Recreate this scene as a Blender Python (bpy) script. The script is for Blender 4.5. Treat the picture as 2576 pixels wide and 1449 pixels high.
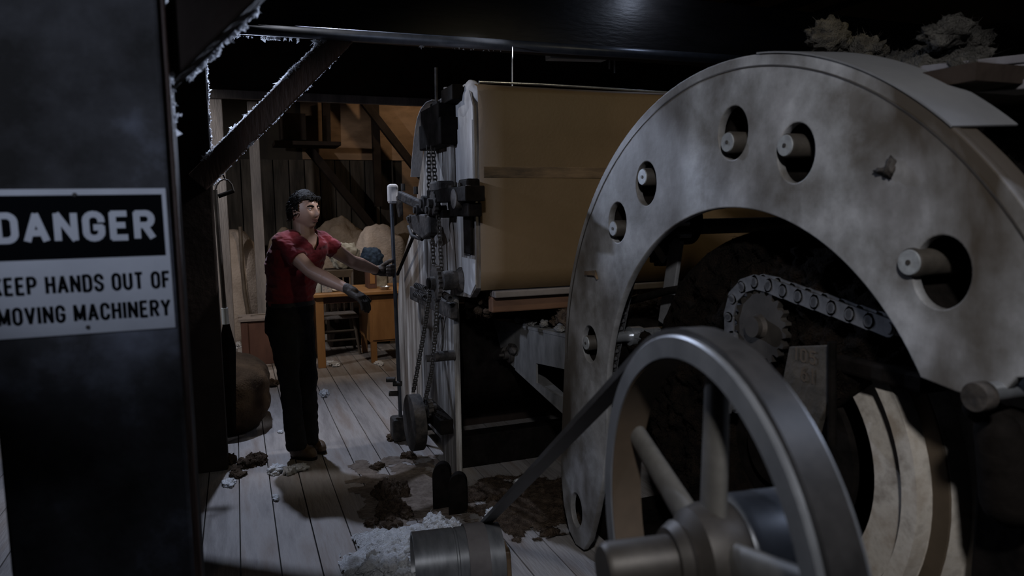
import bpy, bmesh, math, random
from mathutils import Vector, Matrix, noise

for o in list(bpy.data.objects):
    bpy.data.objects.remove(o, do_unlink=True)
scene = bpy.context.scene
COL = scene.collection
V = Vector

# ------------------------------------------------------------------ camera
FPX, CX, CY, HCAM = 1800.0, 1288.0, 724.5, 1.57
PSI, THETA, RHO = math.radians(21.0), math.atan(200 / 1800.0), 0.013
FH = V((math.sin(PSI), math.cos(PSI), 0)); R0 = V((math.cos(PSI), -math.sin(PSI), 0)); UPZ = V((0, 0, 1))
FWD = FH * math.cos(THETA) - UPZ * math.sin(THETA)
U0 = FH * math.sin(THETA) + UPZ * math.cos(THETA)
RGT = R0 * math.cos(RHO) - U0 * math.sin(RHO)
UPV = R0 * math.sin(RHO) + U0 * math.cos(RHO)
CAM = V((0, 0, HCAM))
cd = bpy.data.cameras.new('camera'); cam = bpy.data.objects.new('camera', cd); COL.objects.link(cam)
m = Matrix.Identity(4)
for i in range(3):
    m[i][0] = RGT[i]; m[i][1] = UPV[i]; m[i][2] = -FWD[i]; m[i][3] = CAM[i]
cam.matrix_world = m
cd.sensor_width = 36.0; cd.lens = 36.0 * FPX / 2576.0; cd.clip_start = 0.02
cd.dof.use_dof = True; cd.dof.focus_distance = 4.6; cd.dof.aperture_fstop = 3.4
scene.camera = cam

# ------------------------------------------------------------------ light
scene.view_settings.view_transform = 'Standard'
scene.view_settings.look = 'None'
scene.view_settings.gamma = 1.0
scene.view_settings.use_curve_mapping = False
scene.view_settings.exposure = 0.0
w = bpy.data.worlds.new('World'); scene.world = w; w.use_nodes = True
w.node_tree.nodes['Background'].inputs[0].default_value = (0.55, 0.6, 0.75, 1)
w.node_tree.nodes['Background'].inputs[1].default_value = 0.016

def lamp(name, kind, loc, aim, energy, color, size=0.1, cone=60, blend=0.4):
    d = bpy.data.lights.new(name, kind); d.energy = energy; d.color = color
    if kind in ('SPOT', 'POINT'): d.shadow_soft_size = size
    if kind == 'SPOT': d.spot_size = math.radians(cone); d.spot_blend = blend
    if kind == 'AREA': d.size = size
    o = bpy.data.objects.new(name, d); COL.objects.link(o); o.location = loc
    if aim is not None:
        o.rotation_euler = (V(aim) - V(loc)).to_track_quat('-Z', 'Y').to_euler()
    return o
COOL = (0.66, 0.76, 1.0); WARM = (1.0, 0.62, 0.3); NEUT = (0.9, 0.92, 1.0)
lamp('key_lamp', 'SPOT', (0.15, 6.05, 4.0), (0.4, 3.6, 0.0), 430, COOL, 0.05, 88, 0.75)
lamp('machine_lamp', 'SPOT', (-0.3, -0.6, 2.9), (1.4, 1.65, 1.35), 210, (0.94, 0.94, 0.96), 0.09, 54, 0.8)
lamp('wheel_fill', 'SPOT', (1.75, 0.25, 3.1), (0.75, 1.05, 1.2), 30, COOL, 0.05, 40, 0.5)  # unseen spot added to put a highlight on the wheel rim
lamp('sign_fill', 'SPOT', (-0.75, -0.35, 2.5), (-0.25, 1.45, 1.74), 54, COOL, 0.08, 27, 0.9)  # unseen narrow spot, shaped to brighten the sign and column face
lamp('hall_lamp', 'SPOT', (-1.3, 4.9, 3.5), (1.2, 4.6, 1.2), 190, (0.95, 0.93, 0.95), 0.10, 60, 0.5)
lamp('end_fill', 'SPOT', (-1.6, 3.3, 2.45), (1.15, 4.0, 1.75), 120, COOL, 0.06, 44, 0.6)  # unseen spot added to brighten the machine's end sheets
lamp('face_fill', 'SPOT', (2.0, 4.15, 3.1), (0.45, 4.62, 1.4), 150, NEUT, 0.05, 34, 0.6)  # unseen spot put in for the lit side of the man's face
lamp('wall_lamp', 'POINT', (2.3, 9.0, 3.3), None, 15, (1.0, 0.74, 0.48), 0.06)
lamp('desk_fill', 'SPOT', (1.3, 5.75, 2.55), (0.75, 8.0, 0.4), 75, (1.0, 0.82, 0.66), 0.08, 60, 0.5)  # unseen overhead spot added for the desk; no lamp stands there
lamp('bale_fill', 'SPOT', (-1.5, 6.2, 2.5), (0.0, 8.7, 1.2), 135, (0.95, 0.9, 0.88), 0.05, 84, 0.6)  # added spot, unseen, lifts the bale and the grey post
lamp('chair_lamp', 'SPOT', (1.0, 8.3, 2.9), (1.05, 8.1, 0.0), 45, (0.95, 0.88, 0.85), 0.06, 76, 0.5)
lamp('brace_fill', 'SPOT', (0.75, 2.9, 2.5), (-0.05, 1.56, 1.9), 130, COOL, 0.03, 24, 0.5)  # unseen spot added behind the short brace to backlight its lint
lamp('beam_fill', 'POINT', (2.75, 4.28, 3.05), None, 2.0, COOL, 0.04)  # added point light, unseen, for the sheen on the black beam
lamp('lint_backlight', 'SPOT', (-0.45, 6.6, 2.55), (0.12, 4.6, 2.25), 260, COOL, 0.04, 25, 0.4)  # unseen spot added so the lint on the long brace glows
lamp('cover_fill', 'SPOT', (2.3, 1.0, 3.6), (1.8, 3.5, 1.8), 42, (1.0, 0.86, 0.56), 0.1, 50, 0.7)  # unseen yellowish spot added for the tone of the brown cover

# ------------------------------------------------------------------ helpers
def ray(x, y): return FWD + RGT * ((x - CX) / FPX) + UPV * ((CY - y) / FPX)
def at(x, y, X=None, Y=None, Z=None, s=None):
    """the point seen at photo pixel (x, y) on the plane X=, Y=, Z= or at horizontal distance s"""
    d = ray(x, y)
    if X is not None: t = X / d.x
    elif Y is not None: t = Y / d.y
    elif Z is not None: t = (Z - HCAM) / d.z
    else: t = s / d.dot(FH)
    return CAM + d * t

_ico = {}
def ico(sub):
    if sub not in _ico:
        bm = bmesh.new(); bmesh.ops.create_icosphere(bm, subdivisions=sub, radius=1.0)
        bm.verts.ensure_lookup_table()
        _ico[sub] = ([v.co.copy() for v in bm.verts], [tuple(v.index for v in f.verts) for f in bm.faces]); bm.free()
    return _ico[sub]

def frame(d):
    d = d.normalized(); a = V((0, 0, 1)) if abs(d.z) < 0.9 else V((1, 0, 0))
    u = a.cross(d).normalized(); return u, d.cross(u).normalized(), d

class MB:
    def __init__(s): s.v = []; s.f = []
    def add(s, vs, fs):
        b = len(s.v); s.v += [V(q) for q in vs]; s.f += [tuple(b + i for i in f) for f in fs]; return s
    def box(s, c, size, rot=None):
        x, y, z = [q / 2 for q in size]; c = V(c)
        vs = [V((a, b, d)) for a in (-x, x) for b in (-y, y) for d in (-z, z)]
        if rot is not None: vs = [rot @ q for q in vs]
        return s.add([c + q for q in vs], [(0, 1, 3, 2), (4, 6, 7, 5), (0, 4, 5, 1), (2, 3, 7, 6), (0, 2, 6, 4), (1, 5, 7, 3)])
    def bar(s, p0, p1, wd, ht, side=None):
        """square-section bar; side = direction of the width"""
        p0, p1 = V(p0), V(p1); d = (p1 - p0).normalized()
        if side is None: u, n, _ = frame(d)
        else:
            u = V(side) - d * V(side).dot(d); u.normalize(); n = d.cross(u)
        vs = [p + u * (a * wd / 2) + n * (b * ht / 2) for p in (p0, p1) for a, b in ((-1, -1), (1, -1), (1, 1), (-1, 1))]
        return s.add(vs, [(3, 2, 1, 0), (4, 5, 6, 7), (0, 1, 5, 4), (1, 2, 6, 5), (2, 3, 7, 6), (3, 0, 4, 7)])
    def cyl(s, p0, p1, r0, r1=None, n=16):
        p0, p1 = V(p0), V(p1); r1 = r0 if r1 is None else r1
        u, q, _ = frame(p1 - p0); vs = []
        for p, r in ((p0, r0), (p1, r1)):
            for i in range(n):
                a = 2 * math.pi * i / n; vs.append(p + u * (r * math.cos(a)) + q * (r * math.sin(a)))
        fs = [(i, (i + 1) % n, n + (i + 1) % n, n + i) for i in range(n)] + [tuple(range(n - 1, -1, -1)), tuple(range(n, 2 * n))]
        return s.add(vs, fs)
    def cap(s, p0, p1, r0, r1, n=14):
        """tapered capsule"""
        p0, p1 = V(p0), V(p1); d = (p1 - p0); L = d.length; u, q, d = frame(d) if L > 1e-6 else (V((1, 0, 0)), V((0, 1, 0)), V((0, 0, 1)))
        rings = []
        for k in range(-4, 1): a = k / 4 * math.pi / 2; rings.append((p0 + d * (r0 * math.sin(a)), max(r0 * math.cos(a), 1e-4)))
        for k in range(0, 5): a = k / 4 * math.pi / 2; rings.append((p1 + d * (r1 * math.sin(a)), max(r1 * math.cos(a), 1e-4)))
        return s.loft([[c + u * (r * math.cos(2 * math.pi * i / n)) + q * (r * math.sin(2 * math.pi * i / n)) for i in range(n)] for c, r in rings])
    def loft(s, rings, closed=False, caps=True):
        n = len(rings[0]); k = len(rings); vs = [p for r in rings for p in r]; fs = []
        for j in range(k if closed else k - 1):
            a, b = j * n, ((j + 1) % k) * n
            fs += [(a + i, a + (i + 1) % n, b + (i + 1) % n, b + i) for i in range(n)]
        if caps and not closed: fs += [tuple(range(n - 1, -1, -1)), tuple(range((k - 1) * n, k * n))]
        return s.add(vs, fs)
    def tube(s, pts, r, n=8, closed=False, taper=None):
        pts = [V(p) for p in pts]; k = len(pts); rings = []
        up = None
        for i, p in enumerate(pts):
            d = (pts[(i + 1) % k] - pts[i - 1]) if closed else (pts[min(i + 1, k - 1)] - pts[max(i - 1, 0)])
            d.normalize()
            if up is None: u, q, _ = frame(d)
            else:
                u = up - d * up.dot(d); u.normalize(); q = d.cross(u)
            up = u; rr = r if taper is None else r * taper(i / (k - 1))
            rings.append([p + u * (rr * math.cos(2 * math.pi * a / n)) + q * (rr * math.sin(2 * math.pi * a / n)) for a in range(n)])
        return s.loft(rings, closed)
    def ribbon(s, pts, half, thick, closed=False):
        """flat strip: half = half-width vector, thickness along the normal"""
        pts = [V(p) for p in pts]; k = len(pts); rings = []; half = V(half)
        for i, p in enumerate(pts):
            d = (pts[(i + 1) % k] - pts[i - 1]) if closed else (pts[min(i + 1, k - 1)] - pts[max(i - 1, 0)])
            n = d.cross(half).normalized() * (thick / 2)
            rings.append([p - half - n, p + half - n, p + half + n, p - half + n])
        return s.loft(rings, closed)
    def lathe(s, o, ax, prof, n=48, closed=False):
        """prof: list of (distance along the axis, radius)"""
        o, ax = V(o), V(ax).normalized(); u, q, _ = frame(ax)
        rings = [[o + ax * t + u * (r * math.cos(2 * math.pi * i / n)) + q * (r * math.sin(2 * math.pi * i / n)) for i in range(n)] for t, r in prof]
        return s.loft(rings, closed=closed)
    def prism(s, poly, off):
        poly = [V(p) for p in poly]; off = V(off); n = len(poly)
        fs = [tuple(range(n - 1, -1, -1)), tuple(range(n, 2 * n))] + [(i, (i + 1) % n, n + (i + 1) % n, n + i) for i in range(n)]
        return s.add(poly + [p + off for p in poly], fs)
    def blob(s, c, rad, seed=0, amp=0.35, freq=2.0, sub=3, rot=None, flat=None):
        vs, fs = ico(sub); c = V(c); rad = V(rad) if hasattr(rad, '__len__') else V((rad,) * 3); out = []
        o3 = V((seed * 7.31, seed * 3.17, seed * 1.73))
        for q in vs:
            k = 1 + amp * noise.fractal(q * freq + o3, 0.9, 2.1, 4)
            p = V((q.x * rad.x * k, q.y * rad.y * k, q.z * rad.z * k))
            if rot is not None: p = rot @ p
            p = c + p
            if flat is not None and p.z < flat: p.z = flat
            out.append(p)
        return s.add(out, fs)
    def fluff(s, c, rad, seed=0, fib=6, flat=None):
        rr = random.Random(seed * 31 + 7); c = V(c)
        s.blob(c, (rad * rr.uniform(.8, 1.3), rad * rr.uniform(.8, 1.3), rad * rr.uniform(.6, 1.0)), seed, .55, 2.2, 2 if rad < .05 else 3, flat=flat)
        for i in range(fib):
            d = V((rr.gauss(0, 1), rr.gauss(0, 1), rr.gauss(0, 1))).normalized(); p = c + d * (rad * .8); q = p + (d + V((rr.gauss(0, .6), rr.gauss(0, .6), rr.gauss(0, .6)))) * (rad * rr.uniform(.3, .8))
            wv = d.cross(V((.3, .5, .8))).normalized() * .0016
            if flat is not None and q.z < flat: q.z = flat + .002
            s.add([p - wv, p + wv, q], [(0, 1, 2)])
        return s
    def wad(s, c, rad, seed=0, sub=4, fib=60, flat=None):
        """a lump of matted fibre: finely broken surface and loose ends"""
        vs, fs = ico(sub); c = V(c); rr = random.Random(seed * 17 + 3); o3 = V((seed * 5.3, seed * 2.1, seed * .7)); out = []
        for q in vs:
            k = .80 + .40 * noise.fractal(q * 1.6 + o3, .8, 2.1, 3) + .13 * noise.fractal(q * 6 + o3, .6, 2.2, 4)
            p = c + V((q.x * rad[0], q.y * rad[1], q.z * rad[2])) * k
            if flat is not None and p.z < flat: p.z = flat
            out.append(p)
        s.add(out, fs); L = sum(rad) / 3
        for i in range(fib):
            p = out[rr.randrange(len(out))]; d = (p - c).normalized(); q = p + (d + V((rr.gauss(0, .8), rr.gauss(0, .8), rr.gauss(0, .8)))) * (L * rr.uniform(.08, .3))
            if flat is not None and q.z < flat: q.z = flat + .001
            wv = d.cross(V((.3, .5, .8))).normalized() * .0009; s.add([p - wv, p + wv, q], [(0, 1, 2)])
        return s
    def drift(s, cx, cy, sx, sy, h, seed, step=.008, rough=1.0, fib=0, thr=0.0):
        """a low drift lying on the floor: a height field with a ragged edge"""
        nx, ny = int(2 * sx / step), int(2 * sy / step); g = {}; rr = random.Random(seed)
        for j in range(ny + 1):
            for i in range(nx + 1):
                u, v = -1 + 2 * i / nx, -1 + 2 * j / ny; p = V((cx + u * sx, cy + v * sy, 0))
                e = 1 - (u * u + v * v) ** .5
                k = e + rough * .55 * noise.fractal(V((p.x * 7, p.y * 7, seed)), .8, 2.1, 5) - thr
                if k > 0: g[(i, j)] = len(s.v); s.v.append(V((p.x, p.y, min(1, k * 2.2) ** .7 * h * (.72 + .30 * noise.fractal(V((p.x * 17, p.y * 17, seed + 4)), .8, 2.1, 4)) + .0006)))
        b0 = len(s.f)
        for (i, j) in list(g):
            q = [(i, j), (i + 1, j), (i + 1, j + 1), (i, j + 1)]
            if all(t in g for t in q): s.f.append(tuple(g[t] for t in q))
        ids = list(g.values())
        for i in range(fib):
            p = s.v[ids[rr.randrange(len(ids))]]; q = p + V((rr.gauss(0, .014), rr.gauss(0, .014), abs(rr.gauss(0, .012)))); wv = V((.0008, .0006, 0)); s.add([p - wv, p + wv, q], [(0, 1, 2)])
        return s
    def mesh(s, name, smooth=None):
        me = bpy.data.meshes.new(name); me.from_pydata([tuple(q) for q in s.v], [], s.f); me.validate()
        bm = bmesh.new(); bm.from_mesh(me); bmesh.ops.recalc_face_normals(bm, faces=bm.faces); bm.to_mesh(me); bm.free()
        finish(me, smooth); return me
    def build(s, name, mat, parent=None, smooth=None, bevel=0, label=None):
        o = put(name, s.mesh(name, smooth), mat, parent)
        if bevel:
            b = o.modifiers.new('Bevel', 'BEVEL'); b.width = bevel; b.segments = 2; b.limit_method = 'ANGLE'
        if label: o['label'] = label
        return o

def finish(me, smooth):
    if smooth is not None:
        me.shade_smooth()
        if smooth < 180: me.set_sharp_from_angle(angle=math.radians(smooth))

def put(name, me, mat, parent=None):
    o = bpy.data.objects.new(name, me); COL.objects.link(o)
    if mat is not None and len(me.materials) == 0: me.materials.append(mat)
    if parent is not None:
        o.parent = parent
        if parent.type == 'EMPTY': o.matrix_parent_inverse = Matrix.Translation(-parent.location)
        else: o.matrix_parent_inverse = Matrix.Translation(-parent.location)
    return o
def thing(name, loc, label, cat, group=None):
    o = bpy.data.objects.new(name, None); COL.objects.link(o); o.location = loc; o.empty_display_size = 0.1
    return tag(o, label, cat, group)
def tag(o, label, cat=None, group=None, kind=None):
    o['label'] = label
    if cat: o['category'] = cat
    if group: o['group'] = group
    if kind: o['kind'] = kind
    return o
def struct(o): o['kind'] = 'structure'; return o
def copyat(src, loc, parent=None, rot=None):
    o = src.copy(); COL.objects.link(o); o.location = loc
    if rot is not None: o.rotation_euler = rot
    return o

def plate(outline, holes, thick, M, name, mat, parent=None, smooth=35, bevel=0.0, label=None):
    """flat plate with holes, drawn in local x, y, extruded along z; M maps it to the world"""
    cu = bpy.data.curves.new(name, 'CURVE'); cu.dimensions = '2D'; cu.fill_mode = 'BOTH'
    cu.extrude = thick / 2; cu.bevel_depth = bevel; cu.bevel_resolution = 1
    for pts in [outline] + holes:
        sp = cu.splines.new('POLY'); sp.points.add(len(pts) - 1); sp.use_cyclic_u = True
        for p, q in zip(sp.points, pts): p.co = (q[0], q[1], 0, 1)
    t = bpy.data.objects.new(name, cu); COL.objects.link(t)
    dg = bpy.context.evaluated_depsgraph_get(); dg.update()
    me = bpy.data.meshes.new_from_object(t.evaluated_get(dg)); bpy.data.objects.remove(t, do_unlink=True)
    me.name = name; me.transform(M); finish(me, smooth); me.materials.clear()
    o = put(name, me, mat, parent)
    if label: o['label'] = label
    return o
def MX(X):   # local x -> world Y, local y -> world Z, local z -> world X
    return Matrix(((0, 0, 1, X), (1, 0, 0, 0), (0, 1, 0, 0), (0, 0, 0, 1)))
def ring2(cy, cz, r, n=40, ry=None):
    return [(cy + (ry or r) * math.cos(2 * math.pi * i / n), cz + r * math.sin(2 * math.pi * i / n)) for i in range(n)]
def _arc(cx, cy, rx, ry, a0, a1, n=8):
    return [(cx + rx * math.cos(math.radians(a0 + (a1 - a0) * i / n)), cy + ry * math.sin(math.radians(a0 + (a1 - a0) * i / n))) for i in range(n + 1)]
def glyph(ch):
    """block capitals as pen strokes in a box one wide, one high"""
    A = _arc
    return {
        'D': [[(0, 0), (0, 1), (.5, 1)] + A(.5, .72, .5, .28, 90, 0) + A(.5, .28, .5, .28, 0, -90) + [(0, 0)]],
        'A': [[(0, 0), (.5, 1), (1, 0)], [(.2, .28), (.8, .28)]],
        'N': [[(0, 0), (0, 1), (1, 0), (1, 1)]],
        'G': [[(1, .72)] + A(.5, .74, .5, .26, 0, 180) + A(.5, .26, .5, .26, 180, 360) + [(1, .45), (.58, .45)]],
        'E': [[(1, 0), (0, 0), (0, 1), (1, 1)], [(0, .52), (.85, .52)]],
        'R': [[(0, 0), (0, 1), (.6, 1)] + A(.6, .75, .4, .25, 90, -90) + [(0, .5)], [(.5, .5), (1, 0)]],
        'K': [[(0, 0), (0, 1)], [(1, 1), (.05, .42)], [(.35, .6), (1, 0)]],
        'P': [[(0, 0), (0, 1), (.6, 1)] + A(.6, .74, .4, .26, 90, -90) + [(0, .48)]],
        'H': [[(0, 0), (0, 1)], [(1, 0), (1, 1)], [(0, .52), (1, .52)]],
        'S': [[(1, .74)] + A(.5, .76, .5, .24, 0, 180) + [(.06, .64), (.94, .38)] + A(.5, .24, .5, .24, 0, -180)],
        'O': [A(.5, .74, .5, .26, 0, 180) + A(.5, .26, .5, .26, 180, 360) + [(1, .74)]],
        'U': [[(0, 1), (0, .28)] + A(.5, .28, .5, .28, 180, 360) + [(1, .28), (1, 1)]],
        'T': [[(0, 1), (1, 1)], [(.5, 1), (.5, 0)]],
        'F': [[(0, 0), (0, 1), (1, 1)], [(0, .52), (.85, .52)]],
        'M': [[(0, 0), (0, 1), (.5, .1), (1, 1), (1, 0)]],
        'V': [[(0, 1), (.5, 0), (1, 1)]],
        'I': [[(.5, 0), (.5, 1)]],
        'C': [[(1, .7)] + A(.5, .74, .5, .26, 0, 180) + A(.5, .26, .5, .26, 180, 360)],
        'Y': [[(0, 1), (.5, .48), (1, 1)], [(.5, .48), (.5, 0)]],
        '0': [A(.5, .74, .5, .26, 0, 180) + A(.5, .26, .5, .26, 180, 360) + [(1, .74)]],
        '1': [[(.2, .8), (.5, 1), (.5, 0)]],
        '5': [[(1, 1), (.1, 1), (.05, .55)] + A(.5, .3, .5, .3, 110, -150)],
        '6': [A(.5, .3, .5, .3, 0, 360) + [(1, .3)], [(0, .3), (.15, .75), (.6, 1)]],
    }[ch]
def text_mesh(body, size_w, size_h, pen, gap=0.32, depth=0.0005):
    """lettering of strokes pen wide (as a part of the height), fitted into size_w x size_h"""
    wd = {'M': 1.35, 'I': 0.0, 'N': 1.08, 'A': 1.15, 'V': 1.1, 'Y': 1.1, 'E': .86, 'F': .82, 'T': .95, '1': .4}
    pos = 0.0; items = []
    for ch in body:
        if ch == ' ': pos += 0.95; continue
        g = wd.get(ch, 1.0); items.append((ch, pos, g)); pos += g + gap + 2 * 0.22
    total = pos - gap - 2 * 0.22
    t = pen * size_h; k = (size_w - t) / total; h = size_h - t; b = MB()
    for ch, p, g in items:
        for st in glyph(ch):
            pts = [V(((p + x * g) * k + t / 2, y * h + t / 2, 0)) for x, y in st]
            for q0, q1 in zip(pts, pts[1:]):
                d = q1 - q0
                if d.length < 1e-7: continue
                d.normalize(); n = V((-d.y, d.x, 0)) * (t / 2); e = d * (t * 0.24)
                zz = V((0, 0, 4e-5 * (len(b.f) % 9))); b.add([q0 - n - e + zz, q1 - n + e + zz, q1 + n + e + zz, q0 + n - e + zz], [(0, 1, 2, 3)])
    me = bpy.data.meshes.new('lettering'); me.from_pydata([tuple(q) for q in b.v], [], b.f)
    return me

def remeshed(name, mb, voxel, mat, parent, smooth_it=4, post=None, keep=None):
    me = mb.mesh(name); t = bpy.data.objects.new(name, me); COL.objects.link(t)
    r = t.modifiers.new('r', 'REMESH'); r.mode = 'VOXEL'; r.voxel_size = voxel
    if smooth_it:
        q = t.modifiers.new('s', 'SMOOTH'); q.factor = 0.5; q.iterations = smooth_it
    dg = bpy.context.evaluated_depsgraph_get(); dg.update()
    m2 = bpy.data.meshes.new_from_object(t.evaluated_get(dg)); bpy.data.objects.remove(t, do_unlink=True)
    m2.name = name
    if post:
        cos = [v.co.copy() for v in m2.vertices]; nos = [v.normal.copy() for v in m2.vertices]; flat_ = []
        for c_, n_ in zip(cos, nos): flat_.extend(post(c_, n_))
        m2.vertices.foreach_set('co', flat_); m2.update()
    if keep:
        bm = bmesh.new(); bm.from_mesh(m2)
        bmesh.ops.delete(bm, geom=[v for v in bm.verts if not keep(v.co)], context='VERTS'); bm.to_mesh(m2); bm.free()
    m2.materials.clear(); finish(m2, 180)
    return put(name, m2, mat, parent)

# ------------------------------------------------------------------ materials
def mat(name, c1, c2=None, c3=None, scale=3.0, rough=0.6, metal=0.0, detail=6, bump=0.0, bscale=30.0, stretch=(1, 1, 1), rand=0.0, lo=0.35, hi=0.65, spec=0.5, roughvar=0.0, sheen=0.0, stain_shade=None):
    mt = bpy.data.materials.new(name); mt.use_nodes = True; nt = mt.node_tree; nd = nt.nodes; lk = nt.links
    if rough >= 0.8 and spec == 0.5: spec = 0.15
    bs = nd['Principled BSDF']; bs.inputs['Roughness'].default_value = rough; bs.inputs['Metallic'].default_value = metal
    bs.inputs['Specular IOR Level'].default_value = spec
    if sheen: bs.inputs['Sheen Weight'].default_value = sheen
    tc = nd.new('ShaderNodeTexCoord'); mp = nd.new('ShaderNodeMapping'); mp.inputs['Scale'].default_value = stretch
    lk.new(tc.outputs['Object'], mp.inputs['Vector']); vec = mp.outputs[0]
    if rand:
        oi = nd.new('ShaderNodeObjectInfo'); vm = nd.new('ShaderNodeVectorMath'); vm.operation = 'SCALE'; vm.inputs[0].default_value = (13, 7, 29)
        lk.new(oi.outputs['Random'], vm.inputs['Scale']); va = nd.new('ShaderNodeVectorMath'); va.operation = 'ADD'
        lk.new(vec, va.inputs[0]); lk.new(vm.outputs[0], va.inputs[1]); vec = va.outputs[0]
    nz = nd.new('ShaderNodeTexNoise'); nz.inputs['Scale'].default_value = scale; nz.inputs['Detail'].default_value = detail; nz.inputs['Roughness'].default_value = 0.62
    lk.new(vec, nz.inputs['Vector'])
    c2 = c2 or c1
    rp = nd.new('ShaderNodeValToRGB'); rp.color_ramp.elements[0].position = lo; rp.color_ramp.elements[1].position = hi
    rp.color_ramp.elements[0].color = (*c1, 1); rp.color_ramp.elements[1].color = (*(c3 or c2), 1)
    if c3:
        e = rp.color_ramp.elements.new((lo + hi) / 2); e.color = (*c2, 1)
    lk.new(nz.outputs['Fac'], rp.inputs['Fac']); colr = rp.outputs['Color']
    if rand:
        hs = nd.new('ShaderNodeHueSaturation'); mr = nd.new('ShaderNodeMapRange'); mr.inputs['To Min'].default_value = 1 - rand; mr.inputs['To Max'].default_value = 1 + rand
        lk.new(oi.outputs['Random'], mr.inputs['Value']); lk.new(mr.outputs[0], hs.inputs['Value']); lk.new(colr, hs.inputs['Color']); colr = hs.outputs[0]
    if stain_shade:
        sc_, ss_, lo_, hi_, st_, lc_ = (*stain_shade, (0, 0, 0))[:6]
        m3 = nd.new('ShaderNodeMapping'); m3.inputs['Location'].default_value = lc_; m3.inputs['Scale'].default_value = st_; lk.new(tc.outputs['Object'], m3.inputs['Vector'])
        n3 = nd.new('ShaderNodeTexNoise'); n3.inputs['Scale'].default_value = ss_; n3.inputs['Detail'].default_value = 7; n3.inputs['Distortion'].default_value = .4; lk.new(m3.outputs[0], n3.inputs['Vector'])
        r3 = nd.new('ShaderNodeMapRange'); r3.inputs['From Min'].default_value = lo_; r3.inputs['From Max'].default_value = hi_; lk.new(n3.outputs['Fac'], r3.inputs['Value'])
        mx = nd.new('ShaderNodeMix'); mx.data_type = 'RGBA'; lk.new(r3.outputs[0], mx.inputs[0]); lk.new(colr, mx.inputs[6]); mx.inputs[7].default_value = (*sc_, 1); colr = mx.outputs[2]
    lk.new(colr, bs.inputs['Base Color'])
    if roughvar:
        mr2 = nd.new('ShaderNodeMapRange'); mr2.inputs['To Min'].default_value = rough - roughvar; mr2.inputs['To Max'].default_value = rough + roughvar
        lk.new(nz.outputs['Fac'], mr2.inputs['Value']); lk.new(mr2.outputs[0], bs.inputs['Roughness'])
    if bump:
        n2 = nd.new('ShaderNodeTexNoise'); n2.inputs['Scale'].default_value = bscale; n2.inputs['Detail'].default_value = 5; lk.new(vec, n2.inputs['Vector'])
        bp = nd.new('ShaderNodeBump'); bp.inputs['Strength'].default_value = bump; bp.inputs['Distance'].default_value = 0.02
        lk.new(n2.outputs['Fac'], bp.inputs['Height']); lk.new(bp.outputs[0], bs.inputs['Normal'])
    return mt
M = {}
M['floor'] = mat('floor_plank', (0.17, 0.155, 0.15), (0.27, 0.25, 0.24), (0.2, 0.165, 0.145), scale=2.2, rough=0.62, bump=0.25, bscale=22, stretch=(4, 0.5, 1), rand=0.12)
M['gap'] = mat('floor_gap', (0.02, 0.018, 0.016), rough=0.9)
M['timber'] = mat('dark_timber', (0.045, 0.026, 0.018), (0.09, 0.05, 0.033), scale=3, rough=0.7, bump=0.4, bscale=20, stretch=(3, 3, 0.6), rand=0.1)
M['timber_blk'] = mat('black_timber', (0.014, 0.010, 0.008), (0.028, 0.02, 0.016), scale=3, rough=0.8, bump=0.3, bscale=20, spec=0.12)
M['post_gray'] = mat('dusty_post', (0.14, 0.13, 0.13), (0.24, 0.22, 0.21), scale=4, rough=0.8, bump=0.3, bscale=25, stretch=(3, 3, 0.5))
M['board'] = mat('wall_board', (0.026, 0.023, 0.02), (0.075, 0.065, 0.056), scale=3, rough=0.85, bump=0.3, bscale=18, stretch=(4, 4, 0.5), rand=0.35)
M['ply'] = mat('plywood', (0.17, 0.105, 0.06), (0.26, 0.165, 0.10), (0.15, 0.09, 0.05), scale=1.3, rough=0.75, stretch=(1, 1, 2.5))
M['wall'] = mat('dark_wall', (0.018, 0.016, 0.014), (0.03, 0.026, 0.022), scale=2, rough=0.9)
M['column'] = mat('column_paint', (0.022, 0.020, 0.018), (0.07, 0.068, 0.07), (0.21, 0.22, 0.26), scale=3.0, rough=0.7, spec=0.12, lo=0.42, hi=0.74, bump=0.07, bscale=60, roughvar=0.14, detail=9)
M['beam_gloss'] = mat('beam_paint', (0.010, 0.009, 0.009), (0.02, 0.018, 0.018), scale=5, rough=0.48, bump=0.2, bscale=26, stretch=(0.4, 1, 2))
M['pipe'] = mat('pipe_steel', (0.09, 0.10, 0.12), (0.14, 0.15, 0.17), scale=9, rough=0.38, metal=0.7)
M['plate'] = mat('plate_steel', (0.13, 0.12, 0.11), (0.26, 0.26, 0.265), (0.42, 0.42, 0.44), scale=5.5, rough=0.55, metal=0.15, bump=0.05, bscale=40, roughvar=0.12, detail=9, lo=0.34, hi=0.66, stain_shade=((0.05, 0.038, 0.026), 1.9, .44, .66, (1, 1.3, .7), (1.3, 0, 0)))  # brown stains, shifted so their dark also paints the upper-left shadow
M['plate_edge'] = mat('plate_edge', (0.16, 0.16, 0.165), (0.26, 0.26, 0.27), scale=6, rough=0.45, metal=0.4)
M['cover'] = mat('sheet_cover', (0.13, 0.13, 0.135), (0.165, 0.165, 0.17), scale=4, rough=0.55, metal=0.1)
M['wheel'] = mat('wheel_steel', (0.15, 0.158, 0.175), (0.22, 0.23, 0.25), scale=9, rough=0.36, metal=0.45, stretch=(4, 1, 1), roughvar=0.08)
M['wheel_in'] = mat('wheel_rust', (0.055, 0.038, 0.024), (0.085, 0.058, 0.038), scale=7, rough=0.7, metal=0.1)
M['spoke'] = mat('spoke_iron', (0.09, 0.085, 0.078), (0.15, 0.142, 0.13), scale=10, rough=0.55, metal=0.35)
M['hub'] = mat('hub_iron', (0.035, 0.03, 0.026), (0.075, 0.066, 0.058), scale=8, rough=0.5, metal=0.4)
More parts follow.
